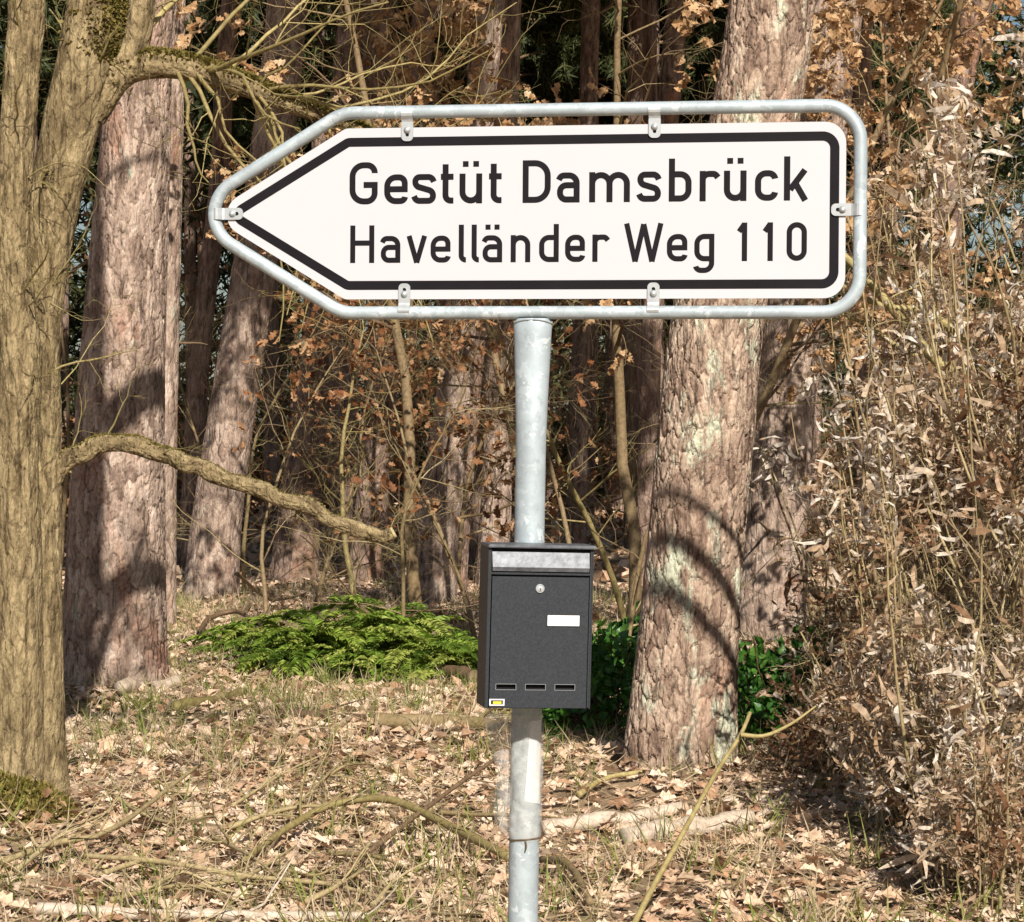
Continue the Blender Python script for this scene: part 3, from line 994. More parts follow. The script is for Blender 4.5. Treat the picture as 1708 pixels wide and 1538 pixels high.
plant("oak_sapling", S_TALL[0], "tall young oak with tan withered leaves between the sign and the thicket", "sapling", at(1515, 14.2), .4, .92, "young oaks holding withered leaves")
plant("oak_sapling", S_TALL[1], "tall young oak with withered leaves hanging over the top of the sign", "sapling", at(1040, 17.5), 2.1, 1.0, "young oaks holding withered leaves")
plant("oak_sapling", S_TALL[0], "slim yellowish young oak behind the middle of the sign's top edge", "sapling", at(876, 20.5), 4.0, 1.05, "young oaks holding withered leaves")
plant("oak_sapling", S_TALL[1], "young oak whose withered leaves hang above the word on the sign's left half", "sapling", at(700, 20.0), .7, 1.1, "young oaks holding withered leaves")
plant("oak_sapling", S_TALL[0], "young oak whose crown reaches over the sign just left of the massive pine", "sapling", at(1130, 16.4), 1.4, .95, "young oaks holding withered leaves")
plant("oak_sapling", S_TALL[1], "young oak with orange leaves in front of the pale pine", "sapling", at(1465, 17.0), 5.0, .75, "young oaks holding withered leaves")
plant("oak_sapling", S_MID[0], "rust leaved oak sapling right of the steel post below the sign", "sapling", at(990, 17.0), 1.0, .95, "young oaks holding withered leaves")
plant("oak_sapling", S_MID[1], "rust leaved oak sapling at the foot of the leaning pine left of the post", "sapling", at(800, 18.5), 3.0, 1.05, "young oaks holding withered leaves")
plant("oak_sapling", S_MID[2], "rust leaved sapling under the arrow's slanting lower edge", "sapling", at(600, 19.5), 0.2, .9, "young oaks holding withered leaves")
plant("oak_sapling", S_MID[0], "rust leaved sapling reaching in front of the slender upright pine", "sapling", at(520, 21.5), 5.2, .9, "young oaks holding withered leaves")
plant("oak_sapling", S_MID[2], "orange leaved sapling close left of the massive pine's trunk", "sapling", at(1050, 19.5), 2.2, .95, "young oaks holding withered leaves", 'tan')
plant("oak_sapling", S_MID[1], "withered sapling in front of the pale pine's lower trunk", "sapling", at(1395, 16.0), .9, .72, "young oaks holding withered leaves", 'tan')
plant("bare_shrub", S_BARE[0], "leafless olive twigged shrub left of the steel post", "shrub", at(690, 17.0), 1.1, .9, "leafless shrubs")
plant("bare_shrub", S_BARE[1], "leafless shrub rising beside the leaning dark pine", "shrub", at(440, 20.0), .3, .85, "leafless shrubs")
plant("bare_shrub", S_BARE[2], "low leafless shrub behind the bright green ferns", "shrub", at(560, 18.5), 4.2, .8, "leafless shrubs")
plant("bare_shrub", S_BARE[2], "low leafless shrub between the broad pine and the leaning dark pine", "shrub", at(300, 18.5), 2.2, .8, "leafless shrubs")
plant("bare_shrub", S_BARE[1], "leafless shrub between the post and the massive pine", "shrub", at(1020, 15.5), 5.1, .8, "leafless shrubs")
plant("bare_shrub", S_BARE[0], "leafless shrub beside the pale pine's foot", "shrub", at(1390, 14.5), 3.3, .55, "leafless shrubs")
g = np.random.default_rng(99)
spots = []
for i in range(42):
    d = g.uniform(23, 48)
    spots.append(((g.uniform(-60, 1600) - 854) / F * d, d))
lb_leafy = place_labels(spots[0::2], "far rust leaved sapling")
lb_bare = place_labels(spots[1::2], "far leafless bush")
for i, (x, d) in enumerate(spots):
    leafy = i % 2 == 0
    plant("oak_sapling" if leafy else "bare_shrub", S_FAR if leafy else S_BARE[(i // 2) % 2],
          (lb_leafy if leafy else lb_bare)[i // 2], "sapling" if leafy else "shrub", (x, d, float(gz(x, d))), g.uniform(0, 6.28), g.uniform(.8, 1.5),
          "far saplings in the undergrowth" if leafy else "far leafless bushes in the undergrowth")


def thicket(seed, H, rad, nst, nlf):
    g = np.random.default_rng(seed)
    n = 10
    az = g.uniform(0, 6.28, nst)
    r0 = np.sqrt(g.random(nst)) * rad
    P = np.zeros((nst, n, 3))
    P[:, 0, 0], P[:, 0, 1] = r0 * np.cos(az), r0 * np.sin(az)
    d = np.stack([np.cos(az) * .12, np.sin(az) * .12, np.ones(nst)], -1) + g.normal(0, .12, (nst, 3))
    L = H * g.uniform(.45, 1.1, nst)
    for j in range(1, n):
        d = nrm(d + g.normal(0, .11, d.shape) + np.array([0, 0, .10 - .025 * j]))
        P[:, j] = P[:, j - 1] + d * (L / (n - 1))[:, None]
    rxy = np.linalg.norm(P[..., :2], axis=-1, keepdims=True)
    P[..., :2] *= .72 * np.tanh(rxy / .72) / np.maximum(rxy, 1e-6)
    R = g.uniform(.004, .011, nst)[:, None] * np.linspace(1, .35, n)[None]
    A, RA = grow(P, R, 9, .30, 60, 6, .3, -.03, .08, g=g)
    B, RB = grow(A, RA, 3, .13, 55, 4, .35, 0, .2, g=g)
    st = Geo().add(*tubes(P, R, 5, g.uniform(.45, 1, nst)))
    st.add(*tubes(A, RA, 3, g.uniform(.3, 1, len(A))))
    st.add(*tubes(B, RB, 3, g.uniform(.1, 1, len(B))))
    q, t = along(B, max(1, nlf // len(B)), .1, g)
    cm = np.sin(q[:, 0] * 7 + seed) + np.sin(q[:, 1] * 6.1 + 2 * seed) + 1.2 * np.sin(q[:, 2] * 5.3 + seed) + g.normal(0, .45, len(q))
    q, t = q[cm > -.3], t[cm > -.3]
    tone = np.clip(.5 + .28 * np.sin(q[:, 0] * 5.1 + q[:, 2] * 3.3 + seed) + .2 * np.sin(q[:, 1] * 6 - q[:, 2] * 4.7) + g.normal(0, .22, len(q)), 0, 1)
    lf = Geo().add(*leaves('curl', q + g.normal(0, .02, q.shape), t + g.normal(0, .9, t.shape) + np.array([0, 0, -.2]), np.clip(g.lognormal(-3.05, .38, len(q)), .018, .11), tone, g, None, 1.0))
    return st.mesh("stems"), lf.mesh("dry_foliage", False)


TH = [thicket(401, 1.7, .42, 42, 6000), thicket(402, 2.7, .48, 46, 8600), thicket(403, .85, .40, 46, 5200)]
for (px, d, k, sc, rz, lb) in [
    (1665, 10.4, 1, 1.10, .3, "tall pale brown thicket filling the picture's edge beside the sign"),
    (1620, 11.8, 1, 1.05, 2.0, "brown tangled thicket just behind the sign's squared end"),
    (1790, 11.2, 1, 1.2, 4.0, "outermost tall brown thicket, cut by the picture's edge"),
    (1715, 12.8, 1, 1.35, 5.0, "tall brown thicket at the back, under the top corner"),
    (1500, 13.2, 0, 1.1, 1.0, "brown dry bush between the pale pine and the tall thicket"),
    (1600, 9.6, 0, .85, 3.2, "pale dry bush standing in front of the tall thicket"),
    (1725, 9.2, 0, 1.0, 5.5, "bleached dry bush at the lower edge of the tall thicket"),
    (1470, 11.4, 2, 1.0, .2, "low dry bush spreading towards the dark green ivy"),
    (1530, 10.2, 2, 1.0, 2.7, "lowest dry bush in front, beside the shaded ground"),
    (1700, 8.6, 2, .85, 4.4, "low bleached bush in the bottom corner"),
    (1455, 14.2, 2, 1.0, 1.9, "dry brown bush at the foot of the pale pine"),
    (1690, 14.5, 1, 1.1, 3.9, "tall dry thicket behind the bushes, under the dark leaning pine"),
]:
    t = thing("dry_thicket", lb, "bush", at(px, d), rz, "dry brown thicket", sc)
    tag(link("stems", TH[k][0], M['twig'], t), kind="stuff")
    tag(link("dry_foliage", TH[k][1], M['straw'], t), kind="stuff")


# ferns (bright green) and ivy (dark green)
def ferns(seed, nf, radx, rady, size, h):
    g = np.random.default_rng(seed)
    n = 9
    az = g.uniform(0, 6.28, nf)
    rr = np.sqrt(g.random(nf))
    P = np.zeros((nf, n, 3))
    P[:, 0, 0], P[:, 0, 1] = rr * np.cos(az) * radx, rr * np.sin(az) * rady
    P[:, 0, 2] = h * g.uniform(0, 1, nf) * (1 - rr ** 2)
    a2 = g.uniform(0, 6.28, nf)
    d = np.stack([np.cos(a2), np.sin(a2) - .2, g.uniform(.3, 1.1, nf)], -1)
    L = size * g.uniform(.6, 1.2, nf)
    for j in range(1, n):
        d = nrm(d + np.array([0, 0, -.17]) + g.normal(0, .06, d.shape))
        P[:, j] = P[:, j - 1] + d * (L / (n - 1))[:, None]
    ge = Geo().add(*tubes(P, np.full((nf, n), .0025), 3, .3))
    Pf = spline_many(P, 26)
    tg = nrm(np.gradient(Pf, axis=1))
    side = nrm(np.cross(tg, np.array([0, 0, 1.0])))
    tone = g.normal(.68, .28, nf)
    for s in (-1, 1):
        q = Pf[:, 3:].reshape(-1, 3)
        dd = (side * s + tg * .55)[:, 3:].reshape(-1, 3)
        w = np.sin(np.linspace(.25, 1, 26 - 3) * np.pi * .97) ** .7
        sz = (L[:, None] * .21 * w[None]).ravel()
        ge.add(*leaves('fold', q, dd + g.normal(0, .12, dd.shape), sz, np.clip(np.repeat(tone, 23) + g.normal(0, .1, len(q)), 0, 1), g, np.tile([0, 0, 1.0], (len(q), 1)) + g.normal(0, .2, (len(q), 3)), .75))
    return ge.mesh("fronds", False)


def spline_many(P, n):
    B, m, _ = P.shape
    s = np.linspace(0, m - 1, n)
    i = np.minimum(s.astype(int), m - 2)
    f = (s - i)[None, :, None]
    return P[:, i] * (1 - f) + P[:, i + 1] * f


FERN = [ferns(501, 210, .60, .42, .44, .42), ferns(502, 160, .5, .38, .40, .32)]
for (px, d, k, sc, rz, lb) in [
    (600, 16.9, 0, 1.15, .5, "biggest clump of bright green ferns left of the mailbox"),
    (700, 16.3, 1, 1.0, 1.8, "bright green fern clump nearest the mailbox"),
    (525, 16.8, 1, .85, 3.3, "bright green fern clump nearest the broad shaded pine"),
    (640, 17.8, 0, .95, 4.5, "fern clump behind the biggest one, under the cut branch"),
    (430, 17.8, 1, .8, 5.1, "small fern clump at the foot of the leaning dark pine"),
    (1340, 15.0, 1, .7, .9, "small bright green fern clump at the foot of the pale pine"),
    (1440, 13.6, 1, .6, 2.9, "small green fern clump inside the dry bushes"),
    (112, 17.2, 1, .8, 2.0, "fern clump glimpsed between the oak and the broad pine"),
]:
    t = thing("fern_clump", lb, "fern", at(px, d), rz, "bright green ferns", sc)
    tag(link("fronds", FERN[k], M['fern'], t), kind="stuff")


def ivy(seed, n, radx, rady, h, sz=(.04, .075)):
    g = np.random.default_rng(seed)
    u = nrm(g.normal(size=(n, 3)))
    r = g.uniform(.55, 1.0, n) ** .5 * (1 + .25 * np.sin(u[:, 0] * 5 + seed) * np.sin(u[:, 1] * 4))
    q = u * r[:, None] * np.array([radx, rady, h])
    q[:, 2] = np.abs(q[:, 2])
    ns = 40
    az = g.uniform(0, 6.28, ns)
    P = np.zeros((ns, 6, 3))
    d = np.stack([np.cos(az) * radx, np.sin(az) * rady, g.uniform(.2, 1.2, ns) * h], -1)
    for j in range(1, 6):
        P[:, j] = d * j / 5 * .9 + g.normal(0, .02, (ns, 3))
    stg = Geo().add(*tubes(P, np.full((ns, 6), .004), 3, .3))
    lf = Geo().add(*leaves('ivy', q, u + g.normal(0, .6, u.shape) + np.array([0, -.2, .1]), g.uniform(*sz, n), g.beta(2, 2, n), g, u + g.normal(0, .5, u.shape), 1.0))
    return stg.mesh("stems"), lf.mesh("leaves", False)


IVY = [ivy(601, 1500, .45, .4, .55), ivy(602, 1100, .35, .3, .4)]
for (px, d, k, sc, rz, lb) in [
    (1315, 12.9, 0, 1.0, .4, "dark green leafy bush right of the massive pine's foot"),
    (1260, 13.9, 1, 1.0, 2.4, "smaller dark green bush touching the massive pine"),
    (1000, 13.5, 0, .95, 3.9, "shaded dark green bush behind the mailbox's right edge"),
    (1040, 15.8, 1, 1.2, 1.9, "green bush in the gap between mailbox and massive pine"),
    (940, 14.2, 1, .8, 5.9, "low dark bush hidden behind the mailbox"),
    (110, 17.6, 1, 1.2, .7, "green bush glimpsed left of the broad shaded pine"),
]:
    t = thing("ivy_bush", lb, "bush", at(px, d), rz, "dark green bushes", sc)
    tag(link("stems", IVY[k][0], M['twig'], t), kind="stuff")
    tag(link("leaves", IVY[k][1], M['ivy'], t), kind="stuff")

# far wood: pine foliage and brush that reads as one mass
g = np.random.default_rng(13)
gw = Geo()
nb = 900
bx = g.uniform(-1, 1, nb)
by = g.uniform(52, 100, nb)
bx = bx * (.24 * by + 30)
bz = g.beta(1.2, 1.3, nb) * 17
keep = ~((bz > 9) & (g.random(nb) < .3))
bx, by, bz = bx[keep], by[keep], bz[keep]
nb = len(bx)
per = 130
c = np.repeat(np.stack([bx, by, bz], -1), per, 0)
q = c + g.normal(0, 1, c.shape) * np.array([1.5, 1.0, .75])
q[:, 2] = np.abs(q[:, 2])
gw.add(*leaves('needle', q, g.normal(0, 1, q.shape), g.uniform(.3, .65, len(q)), np.clip(np.repeat(g.random(nb), per) * .6 + g.random(len(q)) * .4, 0, 1), g, None, 3.0))
tag(gw.obj("far_foliage", M['needle'], smooth=False), "dark green pine foliage massed far behind the trunks", None, None, "stuff")
gw = Geo()
n_ = 26000
x, y = scatter_ground(n_, 36, 75, g, 16)
q = np.stack([x, y, np.abs(g.normal(0, 1.1, n_))], -1)
gw.add(*leaves('oak', q, g.normal(0, 1, q.shape), g.uniform(.10, .22, n_), g.beta(1.5, 3, n_), g, None, 1.2))
tag(gw.obj("far_undergrowth", M['rust'], smooth=False), "brown brush of withered leaves massed low between far trunks", None, None, "stuff")

# ------------------------------------------------------------------ the signpost
PSI = math.radians(9.8)
TILT = math.radians(0.38)
POLE_TOP = np.array([0.0318, 0.0, 1.8876])
post = thing("signpost", "white arrow shaped road sign in a bent steel tube frame on a galvanised post", "sign", (0.0108, 5.0, 0.0), -PSI)
ct, st_ = math.cos(TILT), math.sin(TILT)


def SG(u, v, w=0.0):
    """sign coordinates in mm (u along, v up from the lower tube's axis, w towards the reader)"""
    u, v, w = np.asarray(u, float) / 1000, np.asarray(v, float) / 1000, np.asarray(w, float) / 1000
    return np.stack(np.broadcast_arrays(POLE_TOP[0] + u * ct + v * st_, POLE_TOP[1] - w, POLE_TOP[2] + v * ct - u * st_), -1)


def fillet(pts, closed=False, seg=10):
    """polyline with rounded corners: pts (x, y[, r])"""
    pts = [tuple(p) + (0,) * (3 - len(p)) for p in pts]
    n = len(pts)
    out = []
    for i, (x, y, r) in enumerate(pts):
        p = np.array([x, y])
        if r <= 0 or (not closed and i in (0, n - 1)):
            out.append(p)
            continue
        a = np.array(pts[i - 1][:2]) - p
        b = np.array(pts[(i + 1) % n][:2]) - p
        la, lb = np.linalg.norm(a), np.linalg.norm(b)
        a, b = a / la, b / lb
        half = math.acos(max(-1, min(1, float(a @ b)))) / 2
        if half > math.pi / 2 - 1e-3:
            out.append(p)
            continue
        tlen = min(r / math.tan(half), la * .5 if (closed or 0 < i - 1) else la * .98, lb * .5 if (closed or i + 1 < n - 1) else lb * .98)
        r2 = tlen * math.tan(half)
        cc = p + (a + b) / np.linalg.norm(a + b) * (r2 / math.sin(half))
        s = p + a * tlen - cc
        e = p + b * tlen - cc
        a0 = math.atan2(s[1], s[0])
        da = (math.atan2(e[1], e[0]) - a0 + math.pi) % (2 * math.pi) - math.pi
        for j in range(seg + 1):
            an = a0 + da * j / seg
            out.append(cc + r2 * np.array([math.cos(an), math.sin(an)]))
    res = [out[0]]
    for p in out[1:]:
        if np.linalg.norm(p - res[-1]) > 1e-6:
            res.append(p)
    if closed and np.linalg.norm(res[0] - res[-1]) < 1e-6:
        res.pop()
    return np.array(res)


def normals2(P, closed):
    if closed:
        d1 = P - np.roll(P, 1, 0)
        d2 = np.roll(P, -1, 0) - P
    else:
        d = np.diff(P, axis=0)
        d1 = np.vstack([d[:1], d])
        d2 = np.vstack([d, d[-1:]])
    d1, d2 = nrm(d1), nrm(d2)
    n1 = np.stack([-d1[:, 1], d1[:, 0]], -1)
    n2 = np.stack([-d2[:, 1], d2[:, 0]], -1)
    m = nrm(n1 + n2)
    c = np.maximum(np.sum(m * n1, 1), .35)
    return m / c[:, None]


def ribbon(ge, path, width, w0, closed=False, thick=.35, mapper=SG):
    """flat stroke with thickness on the sign face, w0 mm in front of the panel axis"""
    N = normals2(path, closed)
    Lf, Rt = path + N * width / 2, path - N * width / 2
    n = len(path)
    V = np.vstack([mapper(Lf[:, 0], Lf[:, 1], w0), mapper(Rt[:, 0], Rt[:, 1], w0), mapper(Lf[:, 0], Lf[:, 1], w0 - thick), mapper(Rt[:, 0], Rt[:, 1], w0 - thick)])
    i = np.arange(n if closed else n - 1)
    j = (i + 1) % n
    Q = np.vstack([np.stack([i, i + n, j + n, j], -1), np.stack([i, j, j + 2 * n, i + 2 * n], -1), np.stack([i + n, i + 3 * n, j + 3 * n, j + n], -1)])
    if not closed:
        Q = np.vstack([Q, [[0, 2 * n, 3 * n, n]], [[n - 1, 2 * n - 1, 4 * n - 1, 3 * n - 1]]])
    ge.add(V, Q)


def glyph(ch, w, X, s):
    t = s / 2
    L, R = t, w - t
    rr = (R - L) / 2
    two = []
    if ch in 'üä':
        for cx in (w * .27, w * .73):
            two.append(([(cx - .068, .93), (cx + .068, .93)], False))
        ch = 'u' if ch == 'ü' else 'a'
    g = {
        'G': [[(R, .74), (R, 1 - t, rr), (L, 1 - t, rr), (L, t, rr), (R, t, rr), (R, .46), (w * .5, .46)]],
        'D': [[(L, 0), (L, 1)], [(s, 1 - t), (R, 1 - t, .30), (R, t, .30), (s, t)]],
        'H': [[(L, 0), (L, 1)], [(R, 0), (R, 1)], [(s, .53), (w - s, .53)]],
        'W': [[(t * .95, 1), (w * .285, 0)], [(w * .285, 0), (w / 2, .98)], [(w / 2, .98), (w * .715, 0)], [(w * .715, 0), (w - t * .95, 1)]],
        'e': [[(s, X * .5), (R, X * .5), (R, X - t, rr), (L, X - t, rr), (L, t, rr), (R - .01, t, .16), (R + .01, .17)]],
        's': [[(R + .02, X - .185), (R - .03, X - t, .13), (L, X - t, .17), (L, X * .60, .13), (R, X * .42, .13), (R, t, .17), (L + .02, t, .13), (L - .03, .185)]],
        't': [[(w * .37, .93), (w * .37, t, .13), (w, t)], [(0, X - t), (w * .37 - t, X - t)], [(w * .37 + t, X - t), (w, X - t)]],
        'u': [[(R, X), (R, 0)], [(L, X), (L, t, rr), (R, t, rr), (R, X * .45)]],
        'a': [[(L - .03, X - .175), (L + .02, X - t, .12), (R, X - t, .18), (R, 0)], [(R - t, X * .575), (L, X * .575, .15), (L, t, .15), (R - t, t)]],
        'n': [[(L, 0), (L, X)], [(L, X * .5), (L, X - t, rr), (R, X - t, rr), (R, 0)]],
        'm': [[(L, 0), (L, X)], [(L, X * .6), (L, X - t, rr / 2), (w / 2, X - t, rr / 2), (w / 2, 0)], [(w / 2, X * .6), (w / 2, X - t, rr / 2), (R, X - t, rr / 2), (R, 0)]],
        'r': [[(L, 0), (L, X)], [(L, X * .55), (L, X - t, .2), (R - .02, X - t, .1), (R + .045, X - .155)]],
        'b': [[(L, 0), (L, 1)], [(s, X - t), (R, X - t, rr), (R, t, rr), (s, t)]],
        'd': [[(R, 0), (R, 1)], [(w - s, X - t), (L, X - t, rr), (L, t, rr), (w - s, t)]],
        'c': [[(R + .015, X - .195), (R - .01, X - t, .15), (L, X - t, rr), (L, t, rr), (R - .01, t, .15), (R + .015, .195)]],
        'k': [[(L, 0), (L, 1.02)], [(s, .25), (w - t * 1.25, X)], [(w * .46, .40), (w - t * 1.1, 0)]],
        'v': [[(t * .95, X), (w / 2, 0)], [(w / 2, 0), (w - t * .95, X)]],
        'l': [[(L, 1), (L, t, .12), (w, t)]],
        'g': [[(R, X), (R, -.235, rr), (L, -.235, .16), (L - .03, -.13)], [(w - s, X - t), (L, X - t, rr), (L, t, rr), (w - s, t)]],
        '1': [[(R, 0), (R, 1)], [(R, .965), (t * .5, .765)]],
    }
    if ch == '0':
        return [([(L, 1 - t, rr), (R, 1 - t, rr), (R, t, rr), (L, t, rr)], True)], []
    return [(p, False) for p in g[ch]], two


# frame tube, bent
fp = fillet([(-393, 404, 95), (646, 404, 72), (646, 0, 72), (-393, 0, 95), (-728, 202, 72)], True, 14)
dense = []
for a, b in zip(fp, np.roll(fp, -1, 0)):
    m_ = max(1, int(np.linalg.norm(b - a) / 60))
    dense += [a + (b - a) * j / m_ for j in range(m_)]
fp = np.array(dense)
kf = 20
N2 = normals2(fp, True)
N2 = nrm(N2)
th = np.arange(kf) / kf * 2 * np.pi
rt = 13.3
VV = SG(fp[:, None, 0] + N2[:, None, 0] * np.cos(th)[None] * rt, fp[:, None, 1] + N2[:, None, 1] * np.cos(th)[None] * rt, np.sin(th)[None] * rt + 0 * fp[:, None, 0])
ii = np.arange(len(fp) * kf).reshape(len(fp), kf)
nx = np.roll(ii, -1, 0)
Geo().add(VV.reshape(-1, 3), np.stack([ii, np.roll(ii, -1, 1), np.roll(nx, -1, 1), nx], -1)).obj("frame", M['steel'], post)

# post: round tube widening to a saddle welded under the frame
kp = 40
th = np.arange(kp) / kp * 2 * np.pi
zz = np.concatenate([np.linspace(0, 1.60, 12), np.linspace(1.64, 1.862, 12), [1.876]])
rows = []
for z in zz:
    f_ = np.clip((z - 1.62) / .245, 0, 1)
    rx = .0302 + .0085 * f_ ** 1.2
    ry = .0302 - .006 * f_ ** 1.2
    if z > 1.87:
        rx, ry = rx - .006, ry - .004
    cxp = POLE_TOP[0] * z / POLE_TOP[2]
    top_cut = 0.0
    rows.append(np.stack([cxp + rx * np.cos(th), ry * np.sin(th), np.full(kp, z)], -1))
rows = np.array(rows)
ii = np.arange(rows.shape[0] * kp).reshape(-1, kp)
Geo().add(rows.reshape(-1, 3), np.stack([ii[:-1], np.roll(ii, -1, 1)[:-1], np.roll(ii, -1, 1)[1:], ii[1:]], -1)).obj("post", M['steel'], post)
# weld bead
wb = np.stack([POLE_TOP[0] + .0375 * np.cos(np.append(th, th[0])), .022 * np.sin(np.append(th, th[0])), 1.8735 - .007 * np.abs(np.cos(np.append(th, th[0]))) ** 3], -1)
Geo().add(*tubes(wb, np.full(kp + 1, .0028), 8)).obj("weld_bead", M['steel'], post)

# panel
outline = fillet([(-386, 372.5, 22), (618, 372.5, 42), (618, 27.5, 42), (-386, 27.5, 22), (-673, 200, 42)], True, 12)
n = len(outline)
cen = outline.mean(0)
PF, PB = 2.0, -1.2
N2 = normals2(outline, True)
V = np.vstack([SG(outline[:, 0], outline[:, 1], PF), SG(outline[:, 0], outline[:, 1], PB), [SG(cen[0], cen[1], PF)], [SG(cen[0], cen[1], PB)]])
i = np.arange(n)
j = (i + 1) % n
gp = Geo().add(V, np.stack([i, j, j + n, i + n], -1), np.vstack([np.stack([j, i, np.full(n, 2 * n)], -1), np.stack([i + n, j + n, np.full(n, 2 * n + 1)], -1)]))
panel = gp.obj("sign_panel", M['sheet'], post, False)
bd = fillet([(-380.6, 344.5, 16), (596, 344.5, 24), (596, 55.5, 24), (-380.6, 55.5, 16), (-623, 200, 14)], True, 10)
gb = Geo()
ribbon(gb, bd, 18.2, PF + .5, True)
gb.obj("black_border", M['black'], panel, False)
l1 = [('G', -377.3, -319.1), ('e', -305.5, -257.1), ('s', -247.6, -199.0), ('t', -189.1, -163.2), ('ü', -150.9, -104.7), ('t', -90.8, -65.1),
      ('D', -22.5, 34.3), ('a', 47.1, 92.6), ('m', 111.7, 193.3), ('s', 208.0, 255.1), ('b', 270.6, 315.8), ('r', 331.7, 370.1), ('ü', 379.6, 424.1), ('c', 440.7, 485.0), ('k', 497.4, 546.0)]
l2 = [('H', -375.2, -325.4), ('a', -311.7, -271.5), ('v', -258.7, -216.7), ('e', -209.3, -168.6), ('l', -151.8, -136.8), ('l', -125.5, -110.5), ('ä', -103.0, -63.1), ('n', -45.9, -6.1),
      ('d', 11.7, 51.4), ('e', 64.1, 104.0), ('r', 118.9, 151.9), ('W', 182.3, 260.5), ('e', 267.7, 308.3), ('g', 322.1, 361.7), ('1', 407.5, 426.2), ('1', 458.1, 476.7), ('0', 503.5, 543.1)]
for line, base, cap, X, sw in ((l1, 219.0, 85.0, .705, .143), (l2, 100.8, 75.8, .715, .138)):
    for ch, a, b in line:
        strokes, dots = glyph(ch, (b - a) / cap, X, sw)
        ge = Geo()
        for si, (pts, cl) in enumerate(strokes):
            p = fillet(pts, cl, 8)
            ribbon(ge, np.column_stack([a + p[:, 0] * cap, base + p[:, 1] * cap]), sw * cap, PF + .45 + .06 * si, cl)
        for pts, cl in dots:
            p = np.array(pts)
            ribbon(ge, np.column_stack([a + p[:, 0] * cap, base + p[:, 1] * cap]), .135 * cap, PF + .45, cl)
        ge.obj("letter" if ch not in '10' else "digit", M['black'], panel, False)


def clamp(u0, v0, ang):
    """slotted strap; local axis runs from the tube (0) onto the panel (46 mm)"""
    ca, sa = math.cos(ang), math.sin(ang)

    def mp(x, y, w):
        return SG(u0 + np.asarray(x) * ca - np.asarray(y) * sa, v0 + np.asarray(x) * sa + np.asarray(y) * ca, w)
    m = 40
    s = np.linspace(0, 1, m, endpoint=False)
    outer = fillet([(6, -12, 0.01), (46, -12, 9), (46, 12, 9), (6, 12, 0.01)], True, 8)
    slot = fillet([(20, -3.6, 3.5), (37, -3.6, 3.5), (37, 3.6, 3.5), (20, 3.6, 3.5)], True, 8)

    def resamp(P):
        P = np.vstack([P, P[:1]])
        a = np.arctan2(P[:, 1], P[:, 0] - 28)
        return P
    def by_angle(P, cnt=56):
        PP = np.vstack([P, P[:1]])
        fine = np.concatenate([PP[k] + (PP[k + 1] - PP[k]) * np.linspace(0, 1, 12, endpoint=False)[:, None] for k in range(len(P))])
        a = np.arctan2(fine[:, 1], fine[:, 0] - 28)
        tg = np.linspace(-math.pi, math.pi, cnt, endpoint=False)
        return fine[[int(np.argmin(np.abs((a - x + math.pi) % (2 * math.pi) - math.pi))) for x in tg]]
    A, B = by_angle(outer), by_angle(slot)
    n = len(A)
    f, bk = PF + 4.2, PF + 1.9
    V = np.vstack([mp(A[:, 0], A[:, 1], f), mp(B[:, 0], B[:, 1], f), mp(A[:, 0], A[:, 1], bk), mp(B[:, 0], B[:, 1], bk)])
    i = np.arange(n); j = (i + 1) % n
    ge = Geo().add(V, np.vstack([np.stack([i, j, j + n, i + n], -1), np.stack([j, i, i + 2 * n, j + 2 * n], -1), np.stack([i + n, j + n, j + 3 * n, i + 3 * n], -1)]))
    # bent tongue wrapping over the tube
    xs_ = np.array([7, 3, 0, -4, -9, -13]); ws = np.array([f, f + 1.5, f + 5, f + 8.4, f + 9.2, f + 8.0])
    ws2 = ws - 2.0
    Vt = np.vstack([mp(xs_, -11.8, ws), mp(xs_, 11.8, ws), mp(xs_, -11.8, ws2), mp(xs_, 11.8, ws2)])
    k = len(xs_); i = np.arange(k - 1)
    Qt = np.vstack([np.stack([i, i + 1, i + k + 1, i + k], -1), np.stack([i + 2 * k, i + 3 * k, i + 3 * k + 1, i + 2 * k + 1], -1), np.stack([i, i + 2 * k, i + 2 * k + 1, i + 1], -1), np.stack([i + k, i + k + 1, i + 3 * k + 1, i + 3 * k], -1),
                    [[k - 1, 3 * k - 1, 4 * k - 1, 2 * k - 1]]])
    ge.add(Vt, Qt)
    o = ge.obj("clamp", M['zinc'], post, False)
    # bolt: domed head with a washer
    th = np.arange(16) / 16 * 2 * np.pi
    rows = []
    for r, w in ((7.2, f - .2), (7.2, f + 1.0), (5.0, f + 1.1), (4.8, f + 4.2), (3.6, f + 5.6), (.3, f + 6.2)):
        rows.append(mp(24 + r * np.cos(th), r * np.sin(th), w + 0 * th))
    rows = np.array(rows)
    ii = np.arange(len(rows) * 16).reshape(-1, 16)
    Geo().add(rows.reshape(-1, 3), np.stack([ii[:-1], np.roll(ii, -1, 1)[:-1], np.roll(ii, -1, 1)[1:], ii[1:]], -1)).obj("bolt", M['zinc'], o)
    # dark disc behind the slot: the shade in it put into the colour
    rows = np.array([mp(33 + 3 * np.cos(th), 3 * np.sin(th), w + 0 * th) for w in (PF + .1, PF + 1.2)] + [mp(33 + .1 * np.cos(th), .1 * np.sin(th), PF + 1.25 + 0 * th)])
    ii = np.arange(48).reshape(3, 16)
    Geo().add(rows.reshape(-1, 3), np.stack([ii[:-1], np.roll(ii, -1, 1)[:-1], np.roll(ii, -1, 1)[1:], ii[1:]], -1)).obj("slot_shade", M['dark'], o)


for u, v, an in ((-258, 391, -90), (242, 391, -90), (-262, 13, 90), (242, 13, 90), (-645, 202, 0), (636, 200, 180)):
    clamp(u, v, math.radians(an))


